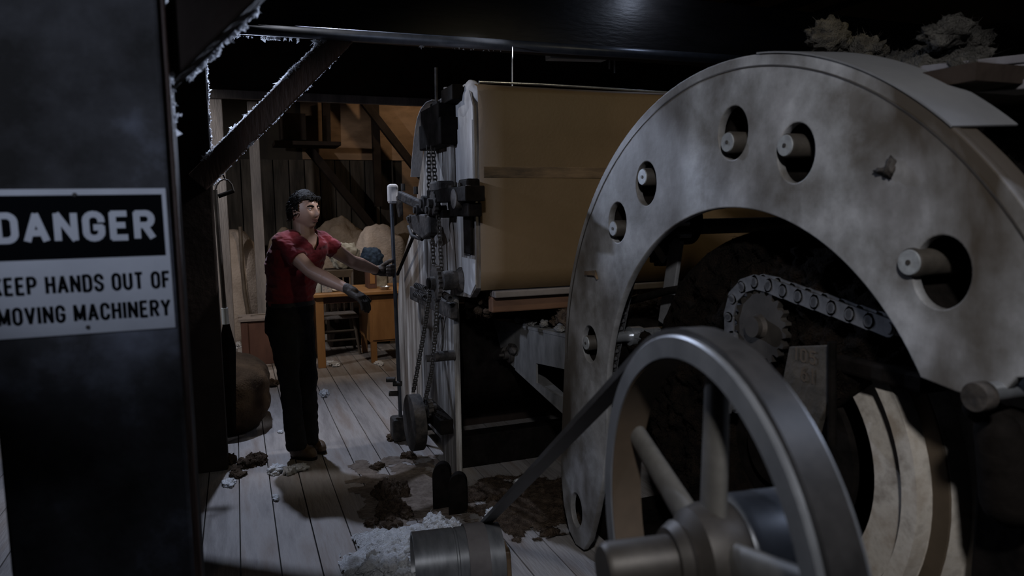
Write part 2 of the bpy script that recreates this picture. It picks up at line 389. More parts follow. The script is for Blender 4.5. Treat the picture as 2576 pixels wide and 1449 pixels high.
M['hub_lit'] = mat('hub_iron_lit', (0.17, 0.18, 0.2), (0.3, 0.31, 0.33), scale=10, rough=0.38, metal=0.5)  # hub iron again, lighter and bluer: the lit barrel put into colour
M['belt'] = mat('belt_rubber', (0.014, 0.013, 0.013), (0.03, 0.028, 0.028), scale=20, rough=0.45)
M['belt_gray'] = mat('belt_gray', (0.11, 0.10, 0.105), (0.15, 0.14, 0.145), scale=12, rough=0.75)
M['iron'] = mat('black_iron', (0.004, 0.0035, 0.003), (0.011, 0.009, 0.008), scale=12, rough=0.75, bump=0.2, spec=0.03)
M['iron_dusty'] = mat('dusty_iron', (0.008, 0.006, 0.005), (0.075, 0.062, 0.052), scale=11, rough=0.75, bump=0.3, lo=0.4, hi=0.7)
M['chain'] = mat('chain_steel', (0.10, 0.10, 0.105), (0.22, 0.22, 0.23), scale=30, rough=0.42, metal=0.6)
M['chain_dark'] = mat('chain_dark', (0.03, 0.026, 0.022), (0.08, 0.07, 0.06), scale=40, rough=0.6, metal=0.3)
M['shiny'] = mat('polished_steel', (0.45, 0.47, 0.5), (0.6, 0.62, 0.66), scale=20, rough=0.28, metal=0.8)
M['roller'] = mat('roller_end', (0.24, 0.25, 0.26), (0.38, 0.4, 0.42), scale=30, rough=0.5, metal=0.3)
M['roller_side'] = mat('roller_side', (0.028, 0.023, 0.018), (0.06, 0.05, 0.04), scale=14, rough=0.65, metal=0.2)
M['endplate'] = mat('dusty_end_plate', (0.04, 0.032, 0.026), (0.22, 0.205, 0.19), (0.5, 0.485, 0.475), scale=3.6, rough=0.75, bump=0.25, bscale=30, stretch=(5, 5, 0.4), detail=9, lo=0.34, hi=0.68, stain_shade=((0.085, 0.06, 0.042), 2.6, .46, .66, (1, 1.4, .5)))
M['endsheet'] = mat('end_sheet', (0.27, 0.26, 0.26), (0.42, 0.41, 0.41), scale=5, rough=0.75, bump=0.15, stretch=(3, 3, 0.6))
M['brown'] = mat('brown_cover', (0.11, 0.07, 0.032), (0.145, 0.093, 0.046), scale=1.5, rough=0.6, bump=0.05, bscale=60)
M['strap'] = mat('strap_iron', (0.02, 0.012, 0.007), (0.17, 0.11, 0.06), scale=7, rough=0.55, metal=0.1, stretch=(0.4, 1, 2))
M['railwood'] = mat('rail_wood', (0.09, 0.042, 0.022), (0.16, 0.08, 0.045), scale=4, rough=0.6, stretch=(0.5, 2, 2))
M['tray'] = mat('tray_steel', (0.10, 0.098, 0.095), (0.24, 0.235, 0.23), scale=5, rough=0.6, metal=0.25, stretch=(2, 2, 0.8), lo=0.3)
M['lint_white'] = mat('cotton_white', (0.62, 0.63, 0.66), (0.8, 0.81, 0.83), scale=30, rough=1.0, bump=0.9, bscale=170, spec=0.1)
M['cotton'] = mat('cotton_pile', (0.62, 0.63, 0.66), (0.8, 0.81, 0.83), scale=30, rough=1.0, bump=0.9, bscale=170, spec=0.1)
def translucent(mt, col, f):
    nt = mt.node_tree; bs = nt.nodes['Principled BSDF']; tr = nt.nodes.new('ShaderNodeBsdfTranslucent'); tr.inputs[0].default_value = (*col, 1)
    mx = nt.nodes.new('ShaderNodeMixShader'); mx.inputs[0].default_value = f
    nt.links.new(bs.outputs[0], mx.inputs[1]); nt.links.new(tr.outputs[0], mx.inputs[2]); nt.links.new(mx.outputs[0], nt.nodes['Material Output'].inputs['Surface'])
translucent(M['lint_white'], (.86, .87, .9), .5)      # loose cotton lets light through
M['lint_gray'] = mat('lint_gray', (0.16, 0.155, 0.15), (0.34, 0.33, 0.32), scale=14, rough=0.95, bump=1.0, bscale=150, spec=0.1)
M['lint_dust'] = mat('lint_dust', (0.045, 0.042, 0.038), (0.12, 0.112, 0.1), scale=14, rough=0.95, bump=1.0, bscale=150, spec=0.1)
M['lint_brown'] = mat('lint_brown', (0.035, 0.023, 0.015), (0.11, 0.078, 0.055), scale=22, rough=0.95, bump=1.0, bscale=150, spec=0.1)
M['lint_shaded'] = mat('lint_shaded', (0.003, 0.0022, 0.0015), (0.014, 0.009, 0.006), scale=16, rough=0.95, bump=1.0, bscale=150, spec=0.1)  # near-black lint: shade inside the arch is put into its colour
M['dust'] = mat('floor_dust', (0.10, 0.078, 0.062), (0.19, 0.155, 0.13), scale=20, rough=0.95, bump=0.6, bscale=60)
M['sack'] = mat('burlap', (0.03, 0.017, 0.008), (0.05, 0.03, 0.015), scale=10, rough=0.9, bump=0.5, bscale=70)
M['sack_pale'] = mat('burlap_pale', (0.26, 0.22, 0.19), (0.36, 0.31, 0.275), scale=5, rough=0.9, bump=0.5, bscale=40)
M['sack_mid'] = mat('burlap_mid', (0.17, 0.135, 0.105), (0.25, 0.205, 0.165), scale=6, rough=0.9, bump=0.5, bscale=40)
M['rag'] = mat('rag_gray', (0.22, 0.21, 0.18), (0.42, 0.42, 0.38), scale=9, rough=0.9, bump=0.5)
M['blue'] = mat('cloth_blue', (0.02, 0.035, 0.07), (0.05, 0.085, 0.14), scale=12, rough=0.85, bump=0.5)
M['deskwood'] = mat('desk_wood', (0.20, 0.095, 0.03), (0.30, 0.155, 0.055), scale=3, rough=0.5, stretch=(2, 2, 0.5))
M['crate'] = mat('crate_wood', (0.06, 0.024, 0.016), (0.10, 0.045, 0.03), scale=4, rough=0.7, stretch=(2, 2, 0.5))
M['cratetop'] = mat('crate_top', (0.15, 0.13, 0.12), (0.22, 0.19, 0.175), scale=6, rough=0.8)
M['chairwood'] = mat('chair_wood', (0.055, 0.04, 0.03), (0.1, 0.08, 0.06), scale=6, rough=0.6)
M['paper'] = mat('paper', (0.6, 0.58, 0.52), (0.7, 0.68, 0.62), scale=6, rough=0.8)
M['glass'] = mat('jar_glass', (0.25, 0.27, 0.26), (0.32, 0.34, 0.33), scale=6, rough=0.2)
M['tin'] = mat('tin_print', (0.12, 0.14, 0.18), (0.4, 0.36, 0.33), scale=40, rough=0.5)
M['skin'] = mat('skin', (0.40, 0.235, 0.17), (0.47, 0.285, 0.21), scale=9, rough=0.48)
M['hair'] = mat('hair', (0.004, 0.003, 0.0025), (0.012, 0.009, 0.007), scale=40, rough=0.6, bump=0.6, bscale=120, spec=0.15)
M['shirt'] = mat('shirt_red', (0.135, 0.012, 0.018), (0.2, 0.022, 0.03), scale=7, rough=0.85, bump=0.35, bscale=14, sheen=0.2)
M['jeans'] = mat('jeans_black', (0.008, 0.008, 0.009), (0.018, 0.017, 0.018), scale=12, rough=0.8, bump=0.4, bscale=18)
M['boot'] = mat('boot_leather', (0.06, 0.036, 0.02), (0.11, 0.07, 0.04), scale=12, rough=0.6, bump=0.2)
M['sole'] = mat('boot_sole', (0.012, 0.009, 0.008), rough=0.8)
M['glove'] = mat('glove_leather', (0.02, 0.013, 0.009), (0.045, 0.03, 0.02), scale=16, rough=0.7, bump=0.3)
M['leather'] = mat('belt_leather', (0.012, 0.009, 0.008), rough=0.5)
M['eye_white'] = mat('eye', (0.5, 0.47, 0.45), rough=0.25)
M['eye_dark'] = mat('iris', (0.012, 0.009, 0.007), rough=0.2)
M['lip'] = mat('lip', (0.27, 0.115, 0.095), rough=0.5)
M['sign_white'] = mat('sign_white', (0.58, 0.58, 0.6), (0.68, 0.68, 0.7), scale=7, rough=0.5)
M['sign_black'] = mat('sign_black', (0.0035, 0.004, 0.005), rough=0.7, spec=0.03)
M['fixture'] = mat('fixture_enamel', (0.5, 0.54, 0.56), (0.6, 0.64, 0.66), scale=8, rough=0.4)
M['cord'] = mat('cord_white', (0.6, 0.6, 0.6), rough=0.7)
M['casing_lt'] = mat('drum_casing', (0.2, 0.17, 0.14), (0.45, 0.41, 0.36), (0.3, 0.25, 0.2), scale=7, rough=0.7, bump=0.12, detail=9)
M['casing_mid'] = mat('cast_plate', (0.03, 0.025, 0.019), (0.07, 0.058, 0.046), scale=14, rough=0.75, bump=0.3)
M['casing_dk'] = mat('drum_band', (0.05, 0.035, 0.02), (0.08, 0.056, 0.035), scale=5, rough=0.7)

rnd = random.Random(7)

# ================================================================== the building
# floor: a dark base, every plank a piece of its own
fl = struct(put('floor', MB().box((2.0, 3.0, -0.06), (11.0, 15.0, 0.08)).mesh('floor'), M['gap']))
PW = 0.168
x_off = at(605, 1400, Z=0).x
pm = MB().box((0, 0, -0.0125), (PW - 0.006, 14.0, 0.025)).mesh('plank'); pm.materials.append(M['floor'])
first = None
for k in range(-22, 36):
    x = x_off + (k + 0.5) * PW
    if x < -3.45 or x > 7.3: continue
    o = bpy.data.objects.new('plank', pm); COL.objects.link(o); o.parent = fl; o.location = (x, 3.0, rnd.uniform(-0.0012, 0.0012))
# walls and ceiling
WB = 10.0
wb = struct(put('wall_back', MB().box((2.0, WB + 0.12, 2.1), (11.0, 0.1, 4.2)).mesh('wall_back'), M['wall']))
bd = MB().box((0, 0, 1.125), (0.186, 0.028, 2.25)).mesh('board'); bd.materials.append(M['board'])
for k in range(16):
    o = bpy.data.objects.new('board', bd); COL.objects.link(o); o.parent = wb
    o.location = (-1.0 + 0.2 * k, WB + 0.05 - 0.012 * (k % 2), 0)
for x0, x1, z0, z1 in ((0.88, 1.84, 2.26, 4.1), (1.85, 3.06, 2.26, 4.1), (2.22, 3.43, 1.04, 2.25), (3.07, 4.28, 2.26, 4.1), (3.44, 4.65, 1.04, 2.25)):
    MB().box(((x0 + x1) / 2, WB + 0.055, (z0 + z1) / 2), (x1 - x0 - 0.008, 0.02, z1 - z0)).build('plywood_panel', M['ply'], wb)
struct(put('wall_left', MB().box((-3.55, 3.0, 2.1), (0.1, 14.0, 4.2)).mesh('wall_left'), M['wall']))
struct(put('wall_right', MB().box((7.45, 3.0, 2.1), (0.1, 14.0, 4.2)).mesh('wall_right'), M['wall']))
ce = struct(put('ceiling', MB().box((2.0, 3.0, 4.25), (11.0, 14.2, 0.1)).mesh('ceiling'), M['wall']))
jm = MB().box((0, 0, 0), (0.06, 14.0, 0.2)).mesh('joist'); jm.materials.append(M['timber_blk'])
for k in range(16):
    o = bpy.data.objects.new('joist', jm); COL.objects.link(o); o.parent = ce; o.location = (-3.2 + 0.68 * k, 3.0, 4.1)

# posts, beams, braces
def timber(name, mb, m, label, cat, group=None, bevel=0.006):
    o = mb.build(name, m, None, bevel=bevel); return tag(o, label, cat, group)
# steel column that carries the sign
CY0 = 1.45
cl, cr = at(14, 1300, Y=CY0).x, at(480, 1300, Y=CY0).x
col = thing('steel_column', ((cl + cr) / 2, CY0 + 0.15, 0), 'wide dark painted column carrying the danger sign', 'column')
MB().box(((cl + cr) / 2, CY0 + 0.15, 1.6), (cr - cl, 0.30, 3.2)).build('shaft', M['column'], col, bevel=0.006)
MB().box((cr + 0.004, CY0 + 0.028, 1.6), (0.014, 0.022, 3.2)).build('corner_strip', M['timber'], col, bevel=0.003)
# post 2 with its brace
pb0, pb1 = at(478, 1193, Y=4.58), at(575, 1184, Y=4.58)
px0, px1 = pb0.x, pb1.x
timber('timber_post', MB().box(((px0 + px1) / 2, 4.58 + 0.11, (zb_ := 2.632) / 2), (px1 - px0, 0.22, zb_)), M['timber_blk'], 'thick black timber post standing on the floor beside the brown sack', 'post', bevel=0.01)
b0, b1 = at(528, 428, Y=4.55), at(862, 92, Y=4.55)
bdir = (b1 - b0).normalized()
timber('knee_brace', MB().bar(b0 - bdir * 0.1, b1 + bdir * 0.05, 0.12, 0.125, side=(0, 1, 0)), M['timber'], 'slanting brown timber brace edged with white cotton lint', 'brace')
# a brace at the column
c0, c1 = at(432, 118, Y=1.56), at(600, -45, Y=1.56)
cdir = (c1 - c0).normalized()
timber('knee_brace', MB().bar(c0 - cdir * 0.06, c1 + cdir * 0.5, 0.09, 0.10, side=(0, 1, 0)), M['timber_blk'], 'short dark brace rising from the column that carries the sign', 'brace')
# beams across
zb = 2.6
beam1 = thing('ceiling_beam', (2.0, 4.6, zb), 'glossy black beam across the hall above the brown machine cover', 'beam')
MB().box((2.2, 4.62, zb + 0.24), (9.6, 0.22, 0.42)).build('girder', M['beam_gloss'], beam1, bevel=0.008)
timber('overhead_pipe', MB().cyl((-0.25, 4.47, zb + 0.005), (6.8, 4.47, zb + 0.065), 0.035, n=20), M['pipe'], 'long steel pipe slung under the glossy black beam', 'pipe', bevel=0).data.shade_smooth()
beam2 = thing('ceiling_beam', (2.0, 7.1, 2.6), 'dark beam with a pale lower strip, farther back over the desk', 'beam')
MB().box((2.2, 7.14, 3.0), (9.6, 0.22, 0.7)).build('girder', M['timber_blk'], beam2, bevel=0.008)
MB().box((2.2, 7.04, 2.62), (9.6, 0.05, 0.075)).build('lower_strip', M['post_gray'], beam2, bevel=0.004)
# dusty posts behind
p3l, p3r = at(527, 300, Y=7.2).x, at(553, 300, Y=7.2).x
timber('timber_post', MB().box(((p3l + p3r) / 2 + .01, 7.26, 1.33), (0.12, 0.12, 2.66)), M['post_gray'], 'slim grey dusty post under the far beam, behind the hanging scoop', 'post')
p4 = at(652, 600, Y=8.7).x
timber('timber_post', MB().box((p4, 8.74, 1.4), (0.11, 0.11, 2.8)), M['post_gray'], 'pale post rising behind the small brown crate', 'post')
# members in front of the back wall
def member(x0, y0, x1, y1, Yp, wd, label):
    timber('wall_timber', MB().bar(at(x0, y0, Y=Yp), at(x1, y1, Y=Yp), wd, 0.1, side=(1, 0, 0) if abs(x1 - x0) < 40 else (0, 1, 0)), M['timber_blk'], label, 'timber', bevel=0.004)
member(817, 150, 822, 362, 9.88, 0.1, 'black upright timber against the plywood, over the dark shelf')
member(940, 200, 952, 520, 9.88, 0.1, 'black upright timber crossed by the long slanting timber')
member(888, 222, 1075, 462, 9.76, 0.1, 'long black slanting timber across the plywood panels')
member(775, 372, 960, 600, 9.72, 0.16, 'black slanting timber lower down, behind the standing man')
sh0, sh1 = at(690, 358, Y=9.25), at(858, 360, Y=9.25)
timber('wall_shelf', MB().box(((sh0.x + sh1.x) / 2, 9.5, sh0.z), (sh1.x - sh0.x, 0.5, 0.05)), M['timber_blk'], 'dark plank shelf high on the back wall', 'shelf')
a0, a1 = at(702, 288, Y=9.6), at(768, 356, Y=9.6)
timber('wall_crate', MB().box(((a0.x + a1.x) / 2, 9.62, (a0.z + a1.z) / 2), (a1.x - a0.x, 0.4, a0.z - a1.z)), M['timber_blk'], 'dark box standing on the shelf high on the back wall', 'box')

# strip light, hangers and pull cord
f0, f1 = at(1378, 143, Y=5.4), at(1520, 147, Y=5.4)
fx = thing('strip_light', (f0 + f1) / 2, 'unlit grey strip light hung behind the black beam', 'light')
MB().bar(f0, f1, 0.1, 0.045, side=(0, 1, 0)).build('housing', M['fixture'], fx, bevel=0.004)
for q in (0.12, 0.88):
    p = f0.lerp(f1, q); MB().cyl(p, p + V((0, 0, 1.35)), 0.004, n=6).build('hanger', M['cord'], fx)
for x, y0, y1 in ((1533, 150, 174), (1546, 152, 184)):
    p, q = at(x, y0, Y=5.4), at(x, y1, Y=5.4)
    MB().box((p + q) / 2, (0.012, 0.004, (p - q).length)).build('pull_tab', M['fixture'], fx)
q = at(1289, 226, Y=3.62)
tag(MB().tube([at(1289, 226, Y=3.66), at(1289, 170, Y=3.9), at(1289, 118, Y=4.43)], 0.0035, 6).build('pull_cord', M['cord']), 'thin white cord hanging from the pipe to the cover edge', 'cord')

# lint clinging to edges
def lint_line(name, segs, m, label, r=0.012, n=60, seed=1, parent=None):
    b = MB(); rr = random.Random(seed)
    for p0, p1, dens, rad in segs:
        L = (p1 - p0).length; k = int(L * n * dens)
        for i in range(k):
            t = rr.random(); p = p0.lerp(p1, t) + V((rr.gauss(0, .4), rr.gauss(0, .4), rr.gauss(0, .4))) * rad
            q = rad * rr.uniform(0.5, 1.3) * (1.9 if noise.noise(p * 7) > 0.12 else 0.8)
            for j in range(7):
                g = [V((rr.gauss(0, .7), rr.gauss(0, .7), rr.gauss(0, .7))) * q for _ in range(3)]; b.add([p + g[0], p + g[1], p + g[2]], [(0, 1, 2)])
    o = b.build(name, m, parent); return tag(o, label, 'lint', kind='stuff')
up = V((-bdir.z, 0, bdir.x)); 
e = up * 0.0625
by = V((0, 0.058, 0))
lint_line('cotton_lint', [(b0 + e + by, b1 + e + by, 6, 0.007), (b0 + e - by, b1 + e - by, 5, 0.005), (b0 - e + by, b1 - e + by, 2.5, 0.0035), (b0 - e - by, b0.lerp(b1, .5) - e - by, 1.0, 0.004)], M['lint_white'], 'white cotton lint along the edges of the slanting brown brace', seed=3)
up1 = V((cdir.z, 0, -cdir.x)) * 0.05
lint_line('cotton_lint', [(c0 - cdir * .02 + up1 + V((0, .045, 0)), c1 + up1 + V((0, .045, 0)), 9, 0.007)], M['lint_white'], 'thick white lint hanging on the short dark brace at the column', n=75, seed=5)
pe = V((px1, 4.79, 0))
lint_line('cotton_lint', [(pe + V((0, 0, 1.75)), pe + V((0, 0, 2.62)), 5, 0.005), (pe + V((0, 0, 1.75)), pe + V((0, 0, 1.95)), 4, 0.012)], M['lint_white'], 'white lint up the edge of the thick black post', seed=6)
lint_line('cotton_lint', [(V((0.0, 4.5, zb - .03)), V((.62, 4.5, zb - .03)), 1.0, 0.007), (V((1.1, 4.47, zb - .02)), V((1.7, 4.47, zb - .02)), 0.6, 0.005)], M['lint_white'], 'specks of white lint under the overhead pipe', seed=8)
pe = V((cr + .012, CY0 + .05, 0))
lint_line('cotton_lint', [(pe + V((0, 0, 1.72)), pe + V((0, 0, 1.83)), 0.8, 0.0025)], M['lint_white'], 'tiny lint specks on the corner strip of the sign column', n=200, seed=9)

# ------------------------------------------------------------------ danger sign
sl, sr = at(-42, 650, Y=CY0).x, at(431, 650, Y=CY0).x
zt, zbm = at(422, 476, Y=CY0).z, at(436, 826, Y=CY0).z
SW, SH = sr - sl, zt - zbm
sg = thing('danger_sign', ((sl + sr) / 2, CY0, zbm), 'white and black danger sign fixed to the wide dark column', 'sign')
SM = Matrix(((1, 0, 0, sl), (0, 0, -1, CY0 - 0.004), (0, 1, 0, zbm), (0, 0, 0, 1))) @ Matrix.Rotation(0.006, 4, 'Z')
def sgm(u0, v0, u1, v1, d0, d1):
    b = MB(); b.add([SM @ V((u * SW, (1 - v) * SH, d)) for d in (d0, d1) for u, v in ((u0, v1), (u1, v1), (u1, v0), (u0, v0))], [(3, 2, 1, 0), (4, 5, 6, 7), (0, 1, 5, 4), (1, 2, 6, 5), (2, 3, 7, 6), (3, 0, 4, 7)]); return b
sgm(0, 0, 1, 1, -0.0035, 0.0).build('panel', M['sign_white'], sg, bevel=0.0008)
sgm(0.026, 0.042, 0.974, 0.474, 0.0, 0.0007).build('danger_band', M['sign_black'], sg, label='black band behind the word DANGER')
def lettering(body, u0, u1, v0, v1, off, m, d, label):
    me = text_mesh(body, (u1 - u0) * SW, (v1 - v0) * SH, off)
    me.transform(SM @ Matrix.Translation((u0 * SW, (1 - v1) * SH, d))); o = put('lettering', me, m, sg); o['label'] = label
lettering('DANGER', 0.075, 0.925, 0.152, 0.36, 0.205, M['sign_white'], 0.0012, 'white word DANGER')
lettering('KEEP HANDS OUT OF', 0.03, 0.988, 0.584, 0.711, 0.17, M['sign_black'], 0.0004, 'black line KEEP HANDS OUT OF')
lettering('MOVING MACHINERY', 0.045, 0.98, 0.788, 0.913, 0.17, M['sign_black'], 0.0004, 'black line MOVING MACHINERY')
for u, v in ((0.5, 0.04), (0.51, 0.955)):
    p = SM @ V((u * SW, (1 - v) * SH, 0)); MB().cyl(p, p + V((0, -0.003, 0)), 0.004, 0.003, n=12).build('screw', M['hub'], sg)

# ================================================================== carding machine with the brown cover
XP = 1.15
m1 = thing('carding_machine', (1.4, 4.0, 0), 'tall carding machine with a brown front cover and a dusty chain-hung end plate', 'machine')
YF = 3.50
prof = [(3.95, 0.0), (3.95, 1.08), (3.62, 1.10), (3.52, 1.16), (3.5, 1.3), (3.5, 2.08), (3.54, 2.16), (3.66, 2.21), (3.93, 2.235), (4.19, 2.2), (4.36, 2.13), (4.47, 2.03), (4.6, 1.86), (4.72, 1.72), (4.86, 1.5), (5.13, 1.31), (5.37, 1.13), (5.47, .9), (5.5, .5), (5.5, 0.0), (5.2, 0.0), (5.1, .12), (4.3, .12), (4.22, 0.0)]
slot = [(3.6, 1.32), (3.72, 1.32), (3.72, 1.56), (3.6, 1.56)]
plate(prof, [slot], 0.035, MX(XP + 0.018), 'end_plate', M['endplate'], m1)
# grey sheet over the near upper part
ps = [(3.515, 1.63), (3.515, 2.1), (3.56, 2.17), (3.7, 2.225), (3.86, 2.225), (3.88, 1.64)]
plate([(3.515, 1.64), (3.515, 2.02), (3.83, 1.99), (3.86, 1.62)], [], 0.006, MX(XP - 0.004), 'patch_sheet', M['endsheet'], m1)
plate([(3.51, 1.58), (3.51, 2.09), (3.56, 2.17), (3.7, 2.215), (3.86, 2.21), (3.9, 1.58)], [], 0.006, MX(XP - 0.002 + .002), 'upper_sheet', M['endsheet'], m1)
plate([(3.51, 1.31), (3.515, 1.18), (3.6, 1.115), (3.72, 1.12), (3.74, 1.31)], [], 0.006, MX(XP - 0.002), 'lower_sheet', M['endsheet'], m1)
# crumpled cap on the corner
b = MB(); b.blob((XP + .035, 3.655, 2.125), (.05, .15, .115), 2, .10, 2.0, 4); b.build('rounded_cap', M['endsheet'], m1, smooth=180)
# brown cover, its strap and rails
b = MB(); nx, rows = 24, [(2.20, 0.05), (2.185, 0.012), (2.16, 0.0), (1.95, -0.006), (1.72, -0.008), (1.45, -0.004), (1.25, 0.0), (1.15, 0.004)]
vs, fs = [], []
for j, (z, dy) in enumerate(rows):
    for i in range(nx + 1):
        x = XP + 0.02 + i * 3.3 / nx; vs.append((x, YF + dy + 0.006 * math.sin(x * 2.3 + z), z + 0.004 * math.sin(x * 3.1) * (j < 2)))
fs = [(j * (nx + 1) + i, j * (nx + 1) + i + 1, (j + 1) * (nx + 1) + i + 1, (j + 1) * (nx + 1) + i) for j in range(len(rows) - 1) for i in range(nx)]
o = b.add(vs, fs).build('front_cover', M['brown'], m1, smooth=60, label='brown sheet front cover')
sm = o.modifiers.new('Solid', 'SOLIDIFY'); sm.thickness = 0.004; sm.offset = 1
MB().box((XP + 1.69, YF - 0.012, 1.755), (3.3, 0.014, 0.058)).build('cover_strap', M['strap'], m1, bevel=0.003)
for x in (1.9, 2.7, 3.5):
    MB().lathe((x, YF - 0.019, 1.757), (0, -1, 0), [(0, .013), (.006, .012), (.007, .006), (.004, .005)], 16).build('strap_ring', M['shiny'], m1)
MB().tube([(XP + .03 + i * .33, YF + .0, 2.205 + .004 * math.sin(i * 1.3)) for i in range(11)], 0.006, 8).build('top_wire', M['shiny'], m1, smooth=60)
MB().box((XP + 1.75, YF + 0.02, 1.125), (3.32, 0.09, 0.035)).build('bottom_lip', M['cratetop'], m1, bevel=0.006)
MB().box((XP + 1.75, YF + 0.06, 1.065), (3.32, 0.06, 0.085)).build('bottom_rail', M['railwood'], m1, bevel=0.008)
b = MB(); b.prism([(XP + .06, y, z) for y, z in ((3.58, 1.14), (3.52, 1.3), (3.52, 2.08), (3.66, 2.18), (4.2, 2.15), (4.6, 1.82), (5.2, 1.24), (5.2, 1.14))], (3.2, 0, 0)); b.build('inner_body', M['timber_blk'], m1)
b = MB(); b.box((2.8, 4.1, .1), (3.2, .12, .2)); b.build('base_rail', M['iron'], m1, bevel=0.006)
b = MB(); b.box((2.8, 4.9, .45), (3.2, .08, .9)); b.build('rear_panel', M['timber_blk'], m1)
b = MB(); b.lathe((1.3, 4.55, .55), (1, 0, 0), [(0, .05), (0, .30), (.02, .30), (3.0, .30), (3.0, .05)], 40); b.build('lower_drum', M['iron'], m1, smooth=40)
plate([(3.95, 0), (3.95, 1.08), (5.4, 1.08), (5.4, 0)], [], 0.035, MX(4.4), 'far_end_plate', M['endplate'], m1)
# hoop guard beyond the plate
hp = [at(x, y, X=1.13) for x, y in ((1101, 252), (1086, 258), (1072, 275), (1063, 298), (1057, 330), (1053, 365), (1049, 405), (1046, 445))]
MB().ribbon(hp, (0.035, 0, 0), 0.004).build('hoop_guard', M['endsheet'], m1, smooth=60)
# screw, bracket and chain on the end plate
XC = 1.08
p0, p1 = at(1097, 258, X=XC), at(1097, 170, X=XC)
MB().cyl(p0 - V((0, 0, .08)), p1, 0.009, n=10).build('adjusting_screw', M['iron_dusty'], m1, smooth=40)
p = at(1097, 262, X=XC); MB().cyl(p - V((0, 0, .012)), p + V((0, 0, .012)), 0.022, n=6).build('screw_nut', M['iron_dusty'], m1)
def pbox(name, x0, y0, x1, y1, X, dx, m, bevel=0.006):
    a, c = at(x0, y0, X=X), at(x1, y1, X=X)
    return MB().box((X, (a.y + c.y) / 2, (a.z + c.z) / 2), (dx, abs(a.y - c.y), abs(a.z - c.z))).build(name, m, m1, bevel=bevel)
pbox('screw_bracket', 1078, 282, 1126, 300, 1.10, 0.1, M['iron'])
pbox('screw_post', 1092, 262, 1104, 345, 1.11, 0.05, M['iron'])
pbox('screw_block', 1074, 318, 1132, 362, 1.10, 0.1, M['iron'])
pbox('corner_bracket', 1122, 228, 1152, 250, 1.11, 0.06, M['iron'])
p0, p1 = at(1118, 222, X=1.09), at(1150, 222, X=1.13); MB().cyl(p0, p1, 0.007, n=8).build('corner_pin', M['post_gray'], m1)
pbox('slide_rail', 1128, 300, 1140, 470, 1.125, 0.03, M['endplate'])
# bearing cluster
pbox('bearing_base', 1094, 478, 1196, 506, 1.085, 0.1, M['iron'])
pbox('bearing_block', 1098, 458, 1124, 482, 1.08, 0.09, M['iron_dusty'], .012)
pbox('bearing_block', 1168, 452, 1192, 482, 1.10, 0.07, M['iron'], .012)
pbox('bearing_foot', 1104, 528, 1128, 548, 1.10, 0.07, M['iron'])
pbox('bearing_foot', 1146, 512, 1196, 545, 1.10, 0.07, M['iron'])
pbox('slot_bar', 1169, 545, 1188, 640, 1.135, 0.02, M['iron'])
c = at(1150, 500, X=1.05); MB().lathe(c, (1, 0, 0), [(-.02, .02), (-.02, .05), (.0, .055), (.03, .055), (.03, .085), (.07, .085), (.09, .03)], 28).build('bearing_cap', M['iron_dusty'], m1, smooth=40)
for i in range(4):
    q = at(1112 + 22 * i, 470 + 6 * (i % 2), X=1.06); MB().cyl(q - V((0, 0, .02)), q + V((0, 0, .02)), .012, n=6).build('bolt', M['iron_dusty'], m1)
# upper chain strands, sprockets
def chain(name, pts, X, m, parent, w=0.011, step=0.02, closed=False):
    """bush chain too fine to pick apart: one part, its links real geometry"""
    P3 = [V(p) for p in pts]; b = MB(); acc = 0
    for p, q in zip(P3, P3[1:]):
        L = (q - p).length; d = (q - p).normalized(); k = max(1, int(L / step))
        for i in range(k):
            c = p.lerp(q, (i + .5) / k); h = step * .48
            wv = V((w if i % 2 else w * .62, 0, 0))
            b.bar(c - d * h + wv, c + d * h + wv, 0.004, 0.013, side=(1, 0, 0)); b.bar(c - d * h - wv, c + d * h - wv, 0.004, 0.013, side=(1, 0, 0))
            b.cyl(c + d * h - V((w, 0, 0)), c + d * h + V((w, 0, 0)), 0.006, n=6)
    o = b.build(name, m, parent); o['kind'] = 'stuff'; return o
def cp(L, X): return [at(x, y, X=X) for x, y in L]
chain('drive_chain', cp([(1078, 358), (1080, 480), (1086, 560), (1092, 690)], 1.06), 1.06, M['chain_dark'], m1)
chain('drive_chain', cp([(1088, 358), (1096, 480), (1104, 560), (1112, 690)], 1.06), 1.06, M['chain_dark'], m1)
chain('lower_chain', cp([(1084, 720), (1064, 850), (1040, 985)], 1.03), 1.03, M['chain_dark'], m1)
chain('lower_chain', cp([(1102, 725), (1094, 850), (1086, 930), (1070, 1005)], 1.03), 1.03, M['chain_dark'], m1)
def sprocket(c, r, n, wd, m, parent, name='sprocket', hub=0.35, ax=V((1, 0, 0))):
    b = MB(); u, v, a = frame(ax); ring = []
    for i in range(n * 4):
        an = 2 * math.pi * i / (n * 4); rr = r * (1.0 if i % 4 in (1, 2) else 0.86); ring.append(V(c) - a * (wd / 2) + (u * math.cos(an) + v * math.sin(an)) * rr)
    b.prism(ring, a * wd); b.lathe(c, a, [(-wd * 1.8, .001), (-wd * 1.8, r * hub), (wd * 1.5, r * hub), (wd * 1.5, .001)], 20)
    return b.build(name, m, parent, smooth=30)
c = at(1097, 712, X=1.03); sprocket(c, .105, 22, .02, M['iron_dusty'], m1)
MB().lathe(c, (1, 0, 0), [(-.05, .001), (-.05, .03), (.12, .035), (.12, .001)], 16).build('sprocket_shaft', M['iron'], m1, smooth=40)
c = at(1135, 705, X=1.09); MB().lathe(c, (1, 0, 0), [(-.05, .02), (-.05, .05), (-.03, .055), (.03, .05), (.05, .07), (.06, .07)], 24).build('shaft_bearing', M['iron_dusty'], m1, smooth=40)
c = at(1092, 510, X=1.04); sprocket(c, .07, 14, .02, M['iron_dusty'], m1)
